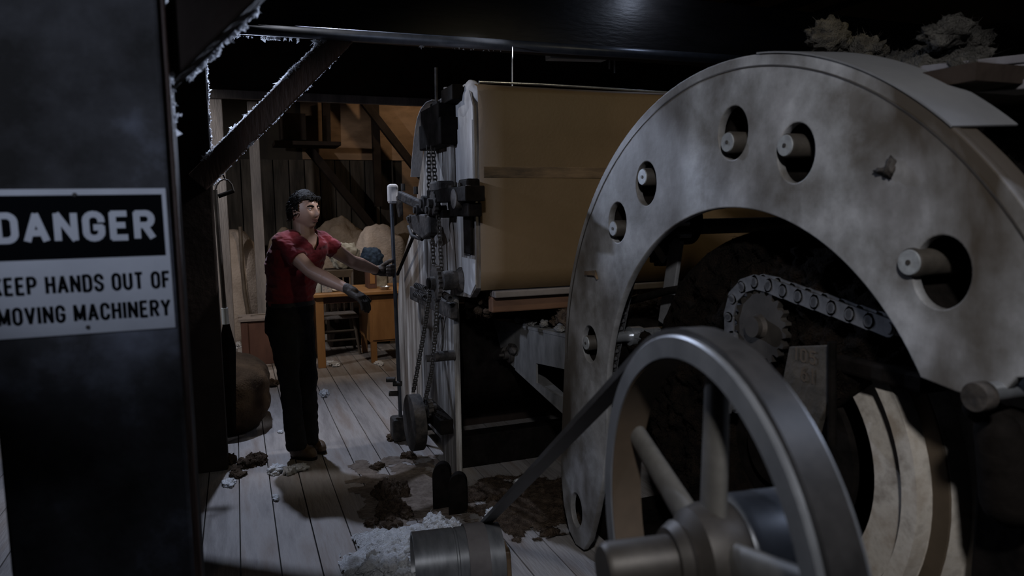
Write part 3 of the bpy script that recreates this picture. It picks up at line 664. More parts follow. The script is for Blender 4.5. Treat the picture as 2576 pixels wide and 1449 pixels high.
# spring rows
for j, (x, y) in enumerate(((1046, 718), (1044, 740), (1118, 742))):
    p = at(x, y, X=1.07); q = at(x + (26 if j < 2 else 16), y + 10, X=1.07)
    pts = []; dv = (q - p)
    for i in range(57):
        t = i / 56; a = t * 2 * math.pi * 7; pts.append(p + dv * t + V((math.cos(a), 0, math.sin(a))) * .016)
    MB().tube(pts, .005, 6).build('coil_spring', M['iron_dusty'], m1, smooth=60)
# ribs and rods low on the end plate
pbox('rib', 1040, 752, 1142, 762, 1.12, 0.05, M['iron_dusty'])
p, q = at(1072, 902, X=1.04), at(1122, 895, X=1.1); MB().cyl(p, p + V((.1, 0, 0)), .022, n=14).build('stud', M['iron_dusty'], m1, smooth=40)
MB().cyl(q - V((.07, 0, 0)), q + V((.05, 0, 0)), .03, n=16).build('stud', M['iron_dusty'], m1, smooth=40)
pbox('lower_bracket', 1074, 1040, 1124, 1056, 1.09, 0.08, M['iron'])
c = at(1080, 1025, X=1.05); sprocket(c, .06, 12, .03, M['iron_dusty'], m1, 'gear')
c = at(1044, 1062, X=.98); MB().lathe(c, (1, 0, 0), [(-.04, .02), (-.04, .16), (-.035, .175), (.035, .175), (.04, .16), (.04, .02)], 36).build('idler_wheel', M['iron_dusty'], m1, smooth=40)
MB().cyl(c, c + V((.2, 0, 0)), .02, n=12).build('idler_shaft', M['iron'], m1, smooth=40)
p = at(1108, 840, X=1.13); MB().tube([p + V((0, .05 * math.cos(a), .11 * math.sin(a))) for a in [i * math.pi / 8 for i in range(12)]], .006, 6).build('wire_loop', M['iron_dusty'], m1, smooth=60)
# linkage on the far side of the plate
MB().prism([at(x, y, X=1.02) for x, y in ((1018, 546), (1046, 538), (1078, 542), (1080, 588), (1062, 602), (1040, 586), (1028, 566))], (.06, 0, 0)).build('linkage_casting', M['iron_dusty'], m1, bevel=.01)
for i, (x, y, r, l) in enumerate(((1056, 512, .045, .1), (1070, 528, .035, .12), (1040, 528, .035, .1), (1024, 550, .025, .08))):
    p = at(x, y, X=1.0); MB().lathe(p, (1, 0, 0), [(0, .004), (0, r * .6), (.012, r * .62), (.014, r), (l * .7, r), (l * .72, r * .7), (l, r * .7), (l, .004)], 20).build('linkage_boss', M['iron_dusty'], m1, smooth=40)
p, q = at(1028, 570, X=1.03), at(1062, 602, X=1.05); MB().tube([p, p.lerp(q, .5) + V((-.02, 0, -.02)), q], .012, 8).build('linkage_hook', M['iron_dusty'], m1, smooth=60)
for x, y in ((1014, 472), (1046, 480), (1012, 500), (1030, 552)):
    p = at(x, y, X=1.02); MB().cyl(p - V((0, 0, .02)), p + V((0, 0, .025)), .014, n=6).build('bolt', M['iron_dusty'], m1)
p, q = at(1006, 492, X=1.0), at(1066, 520, X=1.06); MB().bar(p, q, .04, .06).build('linkage_arm', M['iron_dusty'], m1, bevel=.01)
# stay rod from the plate to the rear
p, q = at(1050, 570, X=1.1), at(1000, 690, X=1.1); MB().cyl(p, q, .012, n=8).build('stay_rod', M['iron'], m1)
# round guards at the foot
f = at(1142, 1296, Z=0)
for i, (dx, dy, h) in enumerate(((-.035, .10, .23), (.022, .0, .20))):
    n = 14; wd = .05; poly = [V((f.x + dx - wd, f.y + dy, 0)), V((f.x + dx + wd, f.y + dy, 0))] + [V((f.x + dx + wd * math.cos(math.pi * k / n), f.y + dy, h - wd + wd * 1.3 * math.sin(math.pi * k / n))) for k in range(n + 1)]
    MB().prism(poly, (0.02, .05, 0)).build('foot_guard', M['iron'], m1, bevel=.004)
lint = MB()
for i in range(30):
    p = at(rnd.uniform(1175, 1235), rnd.uniform(742, 800), X=rnd.uniform(1.25, 1.4)); lint.fluff(p, rnd.uniform(.012, .035), i, 8)
o = lint.build('hanging_lint', M['lint_brown'], m1, smooth=180); o['kind'] = 'stuff'

# control lever the man is holding
LV = at(987, 690, s=4.79)
lever = thing('control_lever', (LV.x, LV.y, 0), 'long upright steel lever with a pale bracket head, gripped by the man', 'lever')
lt, lb = at(984, 498, s=4.79), at(1008, 1062, s=4.79)
MB().cyl(lb, lt, .013, n=14).build('rod', M['pipe'], lever, smooth=40)
h = at(988, 488, s=4.79)
MB().box(h, (.065, .075, .13)).build('bracket_head', M['endsheet'], lever, bevel=.018)
h2 = at(998, 525, s=4.78); MB().prism([h2 + V((-.01, -.02, .08)), h2 + V((.035, -.02, .1)), h2 + V((.04, -.02, -.04)), h2 + V((.015, -.02, -.06))], (0, .05, 0)).build('bracket_arm', M['iron_dusty'], lever, bevel=.006)
p = at(1003, 1068, s=4.78)
MB().box((p.x, p.y, p.z / 2 + .03), (.10, .14, p.z + .05)).build('pedestal', M['iron_dusty'], lever, bevel=.02)
for x, y in ((983, 955), (1000, 965), (990, 990)):
    p = at(x, y, s=4.78); MB().cyl(p - R0 * .03, p + R0 * .03, .018, n=10).build('pivot', M['iron_dusty'], lever, smooth=40)

# ================================================================== foreground carding machine with the arched plate
XQ = 1.397
AY, AZ, RI = 1.79, 0.79, 0.778          # inner arch
OY, OZ, RO = 1.826, 0.858, 1.14          # outer arch
m2 = thing('carding_machine', (2.0, 1.9, 0), 'large carding machine with a grey arched end plate pierced by roller holes', 'machine')
out = []
a_near = math.pi - math.asin((1.25 - OZ) / RO)          # near end of the arch
n = 64
a_far = 0.02
def pol(r, a): return (AY + r * math.cos(a), AZ + r * math.sin(a))
def polo(r, a): return (OY + r * math.cos(a), OZ + r * math.sin(a))
for i in range(n + 1): out.append(polo(RO, a_near + (a_far - a_near) * i / n))
out += [(2.985, 0.70), (3.005, 0.50), (3.012, 0.30), (2.985, 0.16), (2.93, 0.06), (2.86, 0.02), (2.78, 0.03), (2.72, 0.10), (2.66, 0.24), (2.60, 0.42), (2.565, 0.62)]
i_near = math.pi - math.asin((1.19 - AZ) / RI)
for i in range(n + 1): out.append(pol(RI, 0.0 + i_near * i / n))
out += [(1.04, 1.178), (0.985, 1.176), (0.945, 1.195), (0.92, 1.235), (0.86, 1.25)]
hol = []
holes = [(2.716, 0.986), (2.478, 1.51), (2.27, 1.653), (1.788, 1.785), (1.527, 1.707), (1.089, 1.423)]
for y, z in holes: hol.append(ring2(y, z, 0.083, 36, 0.072))
hol.append(ring2(2.85, 0.185, 0.085, 32, 0.062))
PT = 0.026
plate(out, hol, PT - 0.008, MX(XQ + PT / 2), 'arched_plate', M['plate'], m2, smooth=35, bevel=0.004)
# rim strip behind the outer edge, a fine seam line and the sheet cover over the crown
b = MB(); rings = []
for i in range(n + 1):
    a = a_near + (a_far - a_near) * i / n; c, s_ = math.cos(a), math.sin(a)
    rings.append([V((XQ + dx, OY + (RO + dr) * c, OZ + (RO + dr) * s_)) for dx, dr in ((.002, -.012), (.002, .002), (.075, .002), (.075, -.012))])
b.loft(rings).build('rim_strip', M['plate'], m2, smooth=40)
b = MB(); rings = []
for i in range(n + 1):
    a = a_near + (a_far - a_near) * i / n; c, s_ = math.cos(a), math.sin(a)
    rings.append([V((XQ + dx, OY + (RO + dr) * c, OZ + (RO + dr) * s_)) for dx, dr in ((-.0025, -.030), (-.0025, -.026), (.001, -.026), (.001, -.030))])
b.loft(rings).build('edge_seam', M['hub'], m2, smooth=40)
a_c0 = math.radians(130.7); a_c1 = math.radians(97)
b = MB(); rings = []
for i in range(41):
    a = a_c0 + (a_c1 - a_c0) * i / 40; c, s_ = math.cos(a), math.sin(a)
    rings.append([V((XQ + dx, OY + (RO + dr) * c, OZ + (RO + dr) * s_)) for dx, dr in ((-.004, .004), (.185, .014), (.185, .018), (-.004, .008))])
b.loft(rings).build('crown_cover', M['cover'], m2, smooth=40, label='pale sheet cover over the crown of the arch')
# roller ends seen through the holes
for k, (y, z) in enumerate(holes):
    ctr = V((XQ, y, z))
    # roller stub sits off centre in the hole, its end face forward of the plate
    ex, ey = [(1475, 863), (1543, 575), (1617, 445), (1831, 358), (1976, 366), (2288, 660)][k]
    c = at(ex, ey, X=XQ - .012); r = .032
    MB().lathe(c, (1, 0, 0), [(0, .006), (0, r * .92), (.004, r), (.3, r), (1.9, r)], 28).build('roller', M['roller_side'], m2, smooth=40)
    e = MB().lathe(c + V((-.003, 0, 0)), (1, 0, 0), [(-.0005, .007), (-.0005, r * .86), (.004, r * .9)], 28).build('roller_end', M['roller'], m2, smooth=40)
    MB().cyl(c + V((-.006, 0, 0)), c + V((.002, 0, 0)), .006, n=10).build('centre_mark', M['hub'], e)
    MB().lathe((XQ + PT + .002, y, z), (1, 0, 0), [(0, .092), (.30, .092), (.30, .034), (.304, .034), (.304, .096), (0, .096)], 28, closed=True).build('roller_housing', M['iron'], m2, smooth=40)
# marks and stub on the plate
p = at(2232, 422, X=XQ); b = MB(); b.blob(p + V((-.004, -.012, 0)), (.014, .012, .022), 3, .5, 1.6, 3); b.blob(p + V((-.004, .012, -.006)), (.01, .02, .008), 5, .5, 1.6, 3); b.build('broken_stud', M['iron_dusty'], m2, smooth=180)
p = at(1492, 688, X=XQ); MB().prism([p + V((-.001, y, z)) for y, z in ((.06, .006), (.0, .012), (-.03, .016), (-.05, -.02), (-.03, -.006), (.06, -.01))], (-.01, 0, 0)).build('weld_scar', M['strap'], m2)
# main drum behind the arch
dr = MB().lathe((1.63, AY, AZ), (1, 0, 0), [(-.0, .05), (-.0, .36), (-.02, .37), (-.02, .47), (-.06, .49), (-.06, .535), (-.02, .545), (-.02, .60), (.03, .615), (.03, .69), (.06, .70), (1.9, .70), (1.9, .05)], 72)
dr.build('main_drum', M['casing_lt'], m2, smooth=35)
MB().lathe((1.607, AY, AZ), (1, 0, 0), [(0, .55), (0, .595), (.004, .6), (.008, .595), (.008, .55)], 72, closed=True).build('drum_band', M['casing_dk'], m2, smooth=35)
MB().lathe((1.63, AY, AZ), (-1, 0, 0), [(.0, .37), (.0, .30), (.018, .295), (.018, .13), (.05, .12), (.05, .02)], 48).build('drum_hub', M['iron'], m2, smooth=35)
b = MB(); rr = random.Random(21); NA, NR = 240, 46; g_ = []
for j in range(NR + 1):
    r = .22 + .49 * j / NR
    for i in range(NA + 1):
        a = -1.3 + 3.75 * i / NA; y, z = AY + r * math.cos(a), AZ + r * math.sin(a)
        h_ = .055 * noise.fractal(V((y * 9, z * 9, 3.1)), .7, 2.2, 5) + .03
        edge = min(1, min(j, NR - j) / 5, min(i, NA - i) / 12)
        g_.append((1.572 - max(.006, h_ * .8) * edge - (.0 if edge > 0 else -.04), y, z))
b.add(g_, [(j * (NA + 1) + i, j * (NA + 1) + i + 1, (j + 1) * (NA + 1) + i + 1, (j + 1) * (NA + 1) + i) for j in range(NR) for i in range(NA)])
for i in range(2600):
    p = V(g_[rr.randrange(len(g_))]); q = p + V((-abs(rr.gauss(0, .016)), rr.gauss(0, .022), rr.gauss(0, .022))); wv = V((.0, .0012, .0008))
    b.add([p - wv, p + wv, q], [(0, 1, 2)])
o = b.build('drum_lint_shade', M['lint_shaded'], m2, smooth=180); o['kind'] = 'stuff'  # lint whose dark spread also stands in for shade on the drum
# far arched plate so that the machine stands
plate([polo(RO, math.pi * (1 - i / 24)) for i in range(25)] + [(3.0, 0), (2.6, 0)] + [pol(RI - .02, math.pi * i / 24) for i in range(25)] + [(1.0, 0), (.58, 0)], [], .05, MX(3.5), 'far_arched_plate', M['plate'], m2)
MB().box((2.5, 1.9, .06), (1.9, 2.2, .12)).build('bed_frame', M['iron'], m2, bevel=.01)
MB().box((1.62, 1.05, .55), (.1, .12, 1.1)).build('frame_leg', M['iron'], m2, bevel=.01)
# parts seen inside the arch
g0, g1 = at(1704, 612, X=1.62), at(1672, 815, X=1.62)
MB().bar(g0 + V((0, 0, .02)), g1, .018, .075, side=(1, 0, 0)).build('stay_bar', M['plate_edge'], m2, bevel=.004)
c = at(1660, 610, X=1.66); sprocket(c, .1, 16, .03, M['iron'], m2, 'gear')
c2 = at(1652, 626, X=1.60); MB().bar(c2 + V((0, .05, .05)), c2 + V((0, -.06, -.04)), .01, .04, side=(1, 0, 0)).build('gear_key', M['plate_edge'], m2)
for x, y in ((1704, 562), (1708, 592)):
    p = at(x, y, X=1.56); MB().cyl(p, p + V((.05, 0, 0)), .011, n=10).build('bolt', M['shiny'], m2, smooth=40)
p = [at(x, y, X=1.56) for x, y in ((1565, 762), (1620, 748), (1680, 732), (1705, 728), (1722, 745), (1745, 775))]
MB().tube(p, .016, 10).build('bent_pipe', M['iron'], m2, smooth=60)
p, q = at(1556, 848, X=1.46), at(1600, 845, X=1.46); MB().lathe(p, V((1, 0, 0)), [(-.03, .004), (-.03, .022), (.05, .022), (.05, .04), (.1, .04), (.12, .03), (.3, .03)], 18).build('roller_spindle', M['shiny'], m2, smooth=40)
b = MB()
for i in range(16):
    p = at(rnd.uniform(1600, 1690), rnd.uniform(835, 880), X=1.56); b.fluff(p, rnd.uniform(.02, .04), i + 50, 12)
o = b.build('spindle_lint', M['lint_shaded'], m2, smooth=180); o['kind'] = 'stuff'
# chain up the inner edge, links picked apart
lk = MB()
for sx in (-.012, .012):
    pr = [V((sx, math.cos(a) * .011 + (-.017 if math.cos(a) < 0 else .017), math.sin(a) * .011)) for a in [2 * math.pi * i / 12 for i in range(12)]]
    lk.prism([q - V((.002, 0, 0)) for q in pr], (.004, 0, 0))
lk.cyl((-.016, .017, 0), (.016, .017, 0), .007, n=8); lk.cyl((-.016, -.017, 0), (.016, -.017, 0), .007, n=8)
link_me = lk.mesh('chain_link'); link_me.materials.append(M['chain'])
def big_chain(name, pts, m, label, wire=None, sc=1.0):
    """a roller chain: a core strip, every link a piece of its own"""
    P3 = [V(p) for p in pts]
    core = MB().tube(P3, .004, 6).build(name, M['chain_dark'], m2); core['label'] = label
    carry = 0.0; step = .036 * sc
    for p, q in zip(P3, P3[1:]):
        L = (q - p).length; d = (q - p).normalized(); t = carry
        ang = math.atan2(d.z, d.y)
        while t < L:
            o = bpy.data.objects.new('chain_link', link_me); COL.objects.link(o); o.parent = core
            o.location = p + d * t; o.rotation_euler = (ang, 0, 0); o.scale = (1.2 * sc ** .3, sc, sc * 1.25); t += step
        carry = t - L
    return core
ch = [at(x, y, X=1.465) for x, y in ((1612, 625), (1588, 690), (1572, 760), (1558, 830), (1545, 900), (1536, 960), (1530, 1010))]
big_chain('roller_chain', ch, m2, 'roller chain along the inner edge of the arch')
# sprocket and chain running under the arch
XS = 1.52
cs = at(1916, 820, X=XS); RS = .125
sprocket(cs, RS * .95, 20, .022, M['hub'], m2, 'chain_sprocket', hub=.28)
MB().lathe(cs, (1, 0, 0), [(-.03, .002), (-.03, .03), (.0, .045), (.2, .045), (.2, .002)], 20).build('sprocket_shaft', M['iron_dusty'], m2, smooth=40)
pts = []
qe = at(2225, 815, X=XS)
d = (qe - cs); base = math.atan2(d.z, d.y)
tan_a = base - math.acos(min(1, RS / d.length))
pts = [qe] + [cs + V((0, math.cos(a) * (RS + .012), math.sin(a) * (RS + .012))) for a in [tan_a - i * (tan_a + .55) / 12 for i in range(13)]]
pts += [pts[-1] + V((0, -.02, -.25))] if False else [pts[-1] + V((0, .02, -.22))]
big_chain('roller_chain', pts, m2, 'heavy roller chain over the sprocket under the arch', sc=1.75)
# cast plate with worn figures, rod beside it
q0, q1 = at(2000, 870, X=1.50), at(2088, 1075, X=1.50)
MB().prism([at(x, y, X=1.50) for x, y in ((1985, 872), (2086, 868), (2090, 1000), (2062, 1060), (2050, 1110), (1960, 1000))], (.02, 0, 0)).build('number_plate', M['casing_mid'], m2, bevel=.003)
for body, x0, y0, x1, y1 in (('105', 2000, 884, 2055, 906), ('61', 2015, 928, 2052, 958)):
    a, c = at(x0, y1, X=1.50), at(x1, y0, X=1.50)
    me = text_mesh(body, a.y - c.y, c.z - a.z, .14)
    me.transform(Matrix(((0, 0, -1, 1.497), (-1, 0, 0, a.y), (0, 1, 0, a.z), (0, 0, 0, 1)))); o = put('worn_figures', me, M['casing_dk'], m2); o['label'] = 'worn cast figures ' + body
MB().cyl(at(2093, 860, X=1.485), at(2093, 1120, X=1.485), .012, n=10).build('drop_rod', M['iron'], m2, smooth=40)
MB().box((1.6, 1.38, 1.13), (.12, .3, .05)).build('sprocket_arm', M['iron'], m2, bevel=.01)
# bearing and bright shaft at the near end of the arch
c = at(2450, 1000, X=1.33)
MB().lathe(c, (1, 0, 0), [(0, .003), (0, .028), (.004, .030), (.03, .030), (.03, .003)], 32).build('near_bearing', M['iron_dusty'], m2, smooth=40)
MB().cyl(c + V((.02, 0, .006)), c + V((.7, 0, .006)), .02, n=24).build('bright_shaft', M['shiny'], m2, smooth=40)
b = MB(); b.cap(c + V((.12, .03, -.09)), c + V((.16, .02, -.24)), .045, .06); b.cap(c + V((.10, .06, -.05)), c + V((.2, -.04, -.11)), .03, .03); b.build('bearing_casting', M['iron'], m2, smooth=60)
# stacked boards and lint on top of the machine
for k, (dx, dz, wd) in enumerate(((0.0, 0.0, .16), (.1, .05, .12), (.22, .09, .12))):
    MB().bar((1.76 + dx, .75, 1.80 + dz), (1.86 + dx, 2.3, 1.95 + dz), wd, .022, side=(1, 0, 0)).build('top_slat', M['belt_gray'], m2, bevel=.003)
MB().box((2.5, 1.6, 1.86), (1.9, .9, .04)).build('top_deck', M['timber_blk'], m2)
b = MB(); rr = random.Random(5)
for i in range(44):
    x = rr.uniform(2080, 2570); t = (x - 2100) / 460
    top = 60 + 200 * t - (170 * math.exp(-((t - .68) / .17) ** 2) if t > .25 else 0)
    p = at(x, rr.uniform(top + 35, top + 130), X=rr.uniform(2.0, 2.4)); b.wad(p, (rr.uniform(.05, .11), rr.uniform(.05, .11), rr.uniform(.04, .08)), i, 4, 80)
o = b.build('top_lint', M['lint_dust'], m2, smooth=180, label='grey lint heaped on top of the machine'); o['kind'] = 'stuff'

# hopper side with its ledge and slot, in front of the brown machine
XT = 1.55
hopr = thing('feed_hopper', (1.7, 3.6, 0), 'grey steel feed hopper heaped with brown fibre between the two machines', 'hopper')
hs = [(4.36, .84), (3.0, .935), (3.0, .47), (3.35, .51), (3.98, .60), (4.2, .63)]
plate(hs, [[(3.05, .57), (3.66, .585), (3.66, .70), (3.05, .77)]], .012, MX(XT), 'hopper_side', M['tray'], hopr)
MB().ribbon([(XT + .03, 4.36, .845), (XT + .03, 2.98, .94)], (.04, 0, 0), .016).build('hopper_ledge', M['tray'], hopr)
MB().ribbon([(XT + .05, 3.98, .598), (XT + .05, 3.0, .468)], (.06, 0, 0), .008).build('hopper_floor', M['tray'], hopr)
p = at(1278, 892, X=XT - .03)
MB().lathe(p, (-1, 0, 0), [(-.04, .05), (.0, .05), (.0, .028), (.03, .028), (.03, .012), (.06, .01), (.06, .001)], 16).build('hopper_bolt', M['hub'], hopr, smooth=40)
MB().cyl(at(1243, 898, X=XT - .02), at(1275, 885, X=XT - .02), .035, n=14).build('hopper_knob', M['hub'], hopr, smooth=40)
MB().blob(at(1290, 878, X=XT - .02), (.03, .06, .035), 4, .3, 1.5, 2).build('hopper_clamp', M['iron_dusty'], hopr)
MB().cyl(at(1246, 742, X=1.6), at(1274, 784, X=1.6), .008, n=8).build('hopper_strut', M['plate_edge'], hopr)
b = MB()
for i in range(34):
    y = rnd.uniform(3.05, 4.2); b.wad((rnd.uniform(1.62, 2.0), y, .90 + rnd.uniform(0, .14) + (4.2 - y) * .05), (rnd.uniform(.05, .12), rnd.uniform(.05, .12), rnd.uniform(.04, .08)), i, 4, 90)
o = b.build('hopper_lint', M['lint_brown'], hopr, smooth=180, label='brown fibre heaped in the hopper'); o['kind'] = 'stuff'
b = MB()
for i in range(16):
    y = rnd.uniform(3.1, 4.15); b.wad((XT + rnd.uniform(0, .06), y, .865 + (4.36 - y) * .07 + rnd.uniform(0, .02)), (.03, rnd.uniform(.02, .06), rnd.uniform(.015, .035)), i, 3, 30)
o = b.build('ledge_lint', M['lint_gray'], hopr, smooth=180); o['kind'] = 'stuff'
for y_ in (3.1, 3.9): MB().box((2.05, y_, .45), (.05, .05, .9)).build('leg', M['iron'], hopr)
MB().box((1.82, 3.6, .86), (.5, 1.1, .02)).build('hopper_bed', M['iron'], hopr)

# ================================================================== spoked wheel, belt and floor pulley
AL = math.radians(8)
WN = V((math.cos(AL), -math.sin(AL), 0)); WU = V((math.sin(AL), math.cos(AL), 0))
def wp(c, u, z): return WN * c + WU * u + V((0, 0, z))
WC, WR, WUu, WZ = 0.50, 0.355, 0.988, 1.015
whl = thing('belt_wheel', wp(WC, WUu, 0), 'big spoked iron belt wheel in front of the arched plate', 'wheel')
wc = wp(WC, WUu, WZ)
rim = [(0, WR - .036), (0, WR - .003), (.003, WR), (.014, WR + .001), (.016, WR - .004), (.020, WR - .004), (.022, WR + .001), (.041, WR + .001), (.043, WR - .006), (.047, WR - .006), (.049, WR + .001), (.054, WR + .001), (.056, WR - .006), (.060, WR - .006), (.062, WR), (.067, WR), (.067, WR - .03)]
MB().lathe(wc, WN, rim, 96, closed=True).build('rim', M['wheel'], whl, smooth=35)
MB().lathe(wc, WN, [(.003, WR - .0385), (.064, WR - .0385), (.064, WR - .031), (.003, WR - .036)], 96, closed=True).build('rim_lining', M['wheel_in'], whl, smooth=35)
hc = wc + WN * .05
for k in range(5):
    a = math.radians(91 + 72 * k); d = WU * math.cos(a) + V((0, 0, math.sin(a))); tn = WN.cross(d)
    rings = []
    for t in (.05, .1, .16, .22, .28, WR - .036):
        wd = .036 - .012 * t / WR; th = .016
        rings.append([hc + d * t + tn * (wd * math.cos(2 * math.pi * i / 14)) + WN * (th * math.sin(2 * math.pi * i / 14)) for i in range(14)])
    MB().loft(rings).build('spoke', M['spoke'], whl, smooth=60)
MB().lathe(hc, WN, [(-.075, .03), (-.075, .052), (-.06, .062), (-.05, .055), (-.035, .078), (-.01, .085), (.03, .085), (.05, .075)], 48).build('hub', M['hub'], whl, smooth=40)
MB().lathe(hc, WN, [(.03, .03), (.03, .086), (.045, .094), (.19, .094), (.2, .06), (.2, .03)], 48).build('hub_sleeve', M['hub_lit'], whl, smooth=40)
MB().lathe(hc, WN, [(-.185, .002), (-.185, .036), (-.177, .042), (.19, .042), (.19, .002)], 32).build('axle', M['hub'], whl, smooth=40)
q = hc + WN * .13; MB().prism([q + WU * u + V((0, 0, z)) for u, z in ((-.22, -q.z), (.22, -q.z), (.05, -.05), (-.05, -.05))], WN * .05).build('bearing_stand', M['iron'], whl, bevel=.006)
MB().lathe(q, WN, [(0, .042), (0, .055), (.05, .055), (.05, .042)], 24, closed=True).build('bearing_ring', M['iron'], whl, smooth=40)

pc = at(1228, 1402, Z=.135); PR = .135
BC = WC + .032
pul = thing('floor_pulley', (pc.x, pc.y, 0), 'wide grey steel pulley low on the floor, in the white cotton', 'pulley')
MB().lathe(pc, WN, [(-.31, PR - .012), (-.31, PR), (-.145, PR), (-.142, PR - .005), (-.135, PR - .005), (-.132, PR), (.05, PR), (.05, PR - .012)], 64, closed=True).build('rim', M['wheel'], pul, smooth=35)
for k in range(3):
    a = k * 2.1 + .4; d = WU * math.cos(a) + V((0, 0, math.sin(a))); MB().bar(pc - WN * .07, pc - WN * .07 + d * (PR - .006), .03, .02, side=WN).build('spoke', M['strap'], pul)
MB().lathe(pc, WN, [(-.26, .002), (-.26, .03), (.09, .03), (.09, .002)], 24).build('axle', M['hub'], pul, smooth=40)
for c_ in (.055,):
    q = pc + WN * c_; MB().prism([q + WU * u + V((0, 0, z)) for u, z in ((-.09, -q.z), (.09, -q.z), (.05, .04), (-.05, .04))], WN * .03).build('bearing_stand', M['strap'], pul, bevel=.006)
# belt round both
bl = []; c0b = wp(BC, WUu, WZ); c1b = V((pc.x, pc.y, pc.z)) + WN * (BC - pc.dot(WN))
dv = c1b - c0b; du = dv.dot(WU); dz = dv.z; L = math.hypot(du, dz); an = math.atan2(dz, du)
beta = math.acos((WR - PR) / L)
for i in range(33):
    a = an + beta + (2 * math.pi - 2 * beta) * i / 32; bl.append(c0b + WU * ((WR + .004) * math.cos(a)) + V((0, 0, (WR + .004) * math.sin(a))))
for i in range(17):
    a = an - beta + 2 * beta * i / 16; bl.append(c1b + WU * ((PR + .004) * math.cos(a)) + V((0, 0, (PR + .004) * math.sin(a))))
tag(MB().ribbon(bl, WN * .024, .014, closed=True).build('drive_belt', M['belt'], smooth=30), 'black drive belt running from the spoked wheel to the floor pulley', 'belt')
c2b = c1b - WN * .062
fb = [c2b + WU * ((PR + .005) * math.cos(a)) + V((0, 0, (PR + .005) * math.sin(a))) for a in [math.radians(-100 + i * 13) for i in range(22)]]
fb = [c2b + WU * ((PR + .005) * math.cos(a)) + V((0, 0, (PR + .005) * math.sin(a))) for a in [2 * math.pi * i / 40 for i in range(40)]]
tag(MB().ribbon(fb, WN * .042, .007, closed=True).build('flat_belt', M['belt_gray'], smooth=30), 'flat grey belt wrapped on the floor pulley', 'belt')

# ================================================================== the man
def S(x, y, s): return at(x, y, s=s)
man = thing('person', at(755, 1150, Z=0), 'person in a dark red T-shirt and black jeans pulling the upright lever', 'person')
tf = (R0 * math.cos(math.radians(40)) - FH * math.sin(math.radians(40))).normalized()   # chest direction
tl = UPZ.cross(tf).normalized()                                                         # his left
def ering(c, lat, fw, n=28, tilt=V((0, 0, 0)), p=2.3):
    out_ = []
    for i in range(n):
        a = 2 * math.pi * i / n; ca, sa = math.cos(a), math.sin(a)
        out_.append(c + tl * (lat * math.copysign(abs(ca) ** (2 / p), ca)) + tf * (fw * math.copysign(abs(sa) ** (2 / p), sa)))
    return out_
SB = 4.45
torso = [(728, 812, .142, .110), (730, 770, .136, .106), (732, 735, .136, .108), (736, 700, .147, .116), (742, 665, .168, .126), (750, 636, .176, .124), (757, 614, .172, .108), (763, 599, .125, .082), (767, 590, .07, .062)]
SHN, ELN, WRN = S(710, 611, 4.345), S(784, 684, 4.25), S(878, 729, 4.15)
SHF, ELF, WRF = S(806, 604, 4.545), S(884, 657, 4.63), S(950, 681, 4.80)
HIPN, KNN, ANN = S(712, 810, 4.38), S(727, 955, 4.36), S(745, 1108, 4.40)
HIPF, KNF, ANF = S(752, 810, 4.50), S(773, 955, 4.50), S(776, 1095, 4.52)
hf = (R0 * math.cos(math.radians(30)) - FH * math.sin(math.radians(30)) + UPZ * 0.02).normalized()
hl = UPZ.cross(hf).normalized(); hu = hf.cross(hl).normalized()
HC = S(766, 531, SB)

def head_mesh():
    b = MB(); nu, nv = 72, 54; rings = []
    def g(d, c, s_): return math.exp(-((d - V(c)).length_squared) / (2 * s_ * s_))
    for j in range(nv + 1):
        ph = -math.pi / 2 + math.pi * j / nv; row = []
        for i in range(nu):
            t = 2 * math.pi * i / nu; d = V((math.cos(ph) * math.cos(t), math.cos(ph) * math.sin(t), math.sin(ph)))
            x, y, z = d.x * .098, d.y * .076, d.z * .116
            if d.z < 0:
                k = min(1, -d.z / .8); y *= 1 - .13 * k * k
                if d.x > 0: x *= 1 + .02 * k
                else: x *= 1 - .42 * k
            if d.z > .2 and d.x < 0: x *= 1.06
            f_ = V((d.x, d.y * 1.0, d.z)); bx = 0
            for sg_ in (-1, 1):
                bx -= .013 * g(f_, (.90, .36 * sg_, .10), .13); bx += .007 * g(f_, (.88, .32 * sg_, .30), .13)
                bx += .006 * g(f_, (.80, .52 * sg_, -.12), .18); bx += .006 * g(f_, (.95, .12 * sg_, -.22), .07)
            for q_ in range(6): bx += (.004 + .0045 * q_) * math.exp(-(d.y / .085) ** 2) * math.exp(-((d.z - (.16 - .085 * q_)) / .06) ** 2) * (1 if d.x > 0 else 0)
            if d.x > 0:
                bx += .007 * math.exp(-(d.y / .22) ** 2) * (math.exp(-((d.z + .47) / .045) ** 2) + math.exp(-((d.z + .58) / .05) ** 2)) - .004 * math.exp(-(d.y / .25) ** 2) * math.exp(-((d.z + .525) / .02) ** 2)
                bx += .019 * math.exp(-(d.y / .36) ** 2) * math.exp(-((d.z + .80) / .15) ** 2)
                bx -= .004 * math.exp(-(d.y / .3) ** 2) * math.exp(-((d.z + .68) / .05) ** 2)
            row.append(HC + hf * (x + bx) + hl * y + hu * z)
        rings.append(row)
    return b.loft(rings)
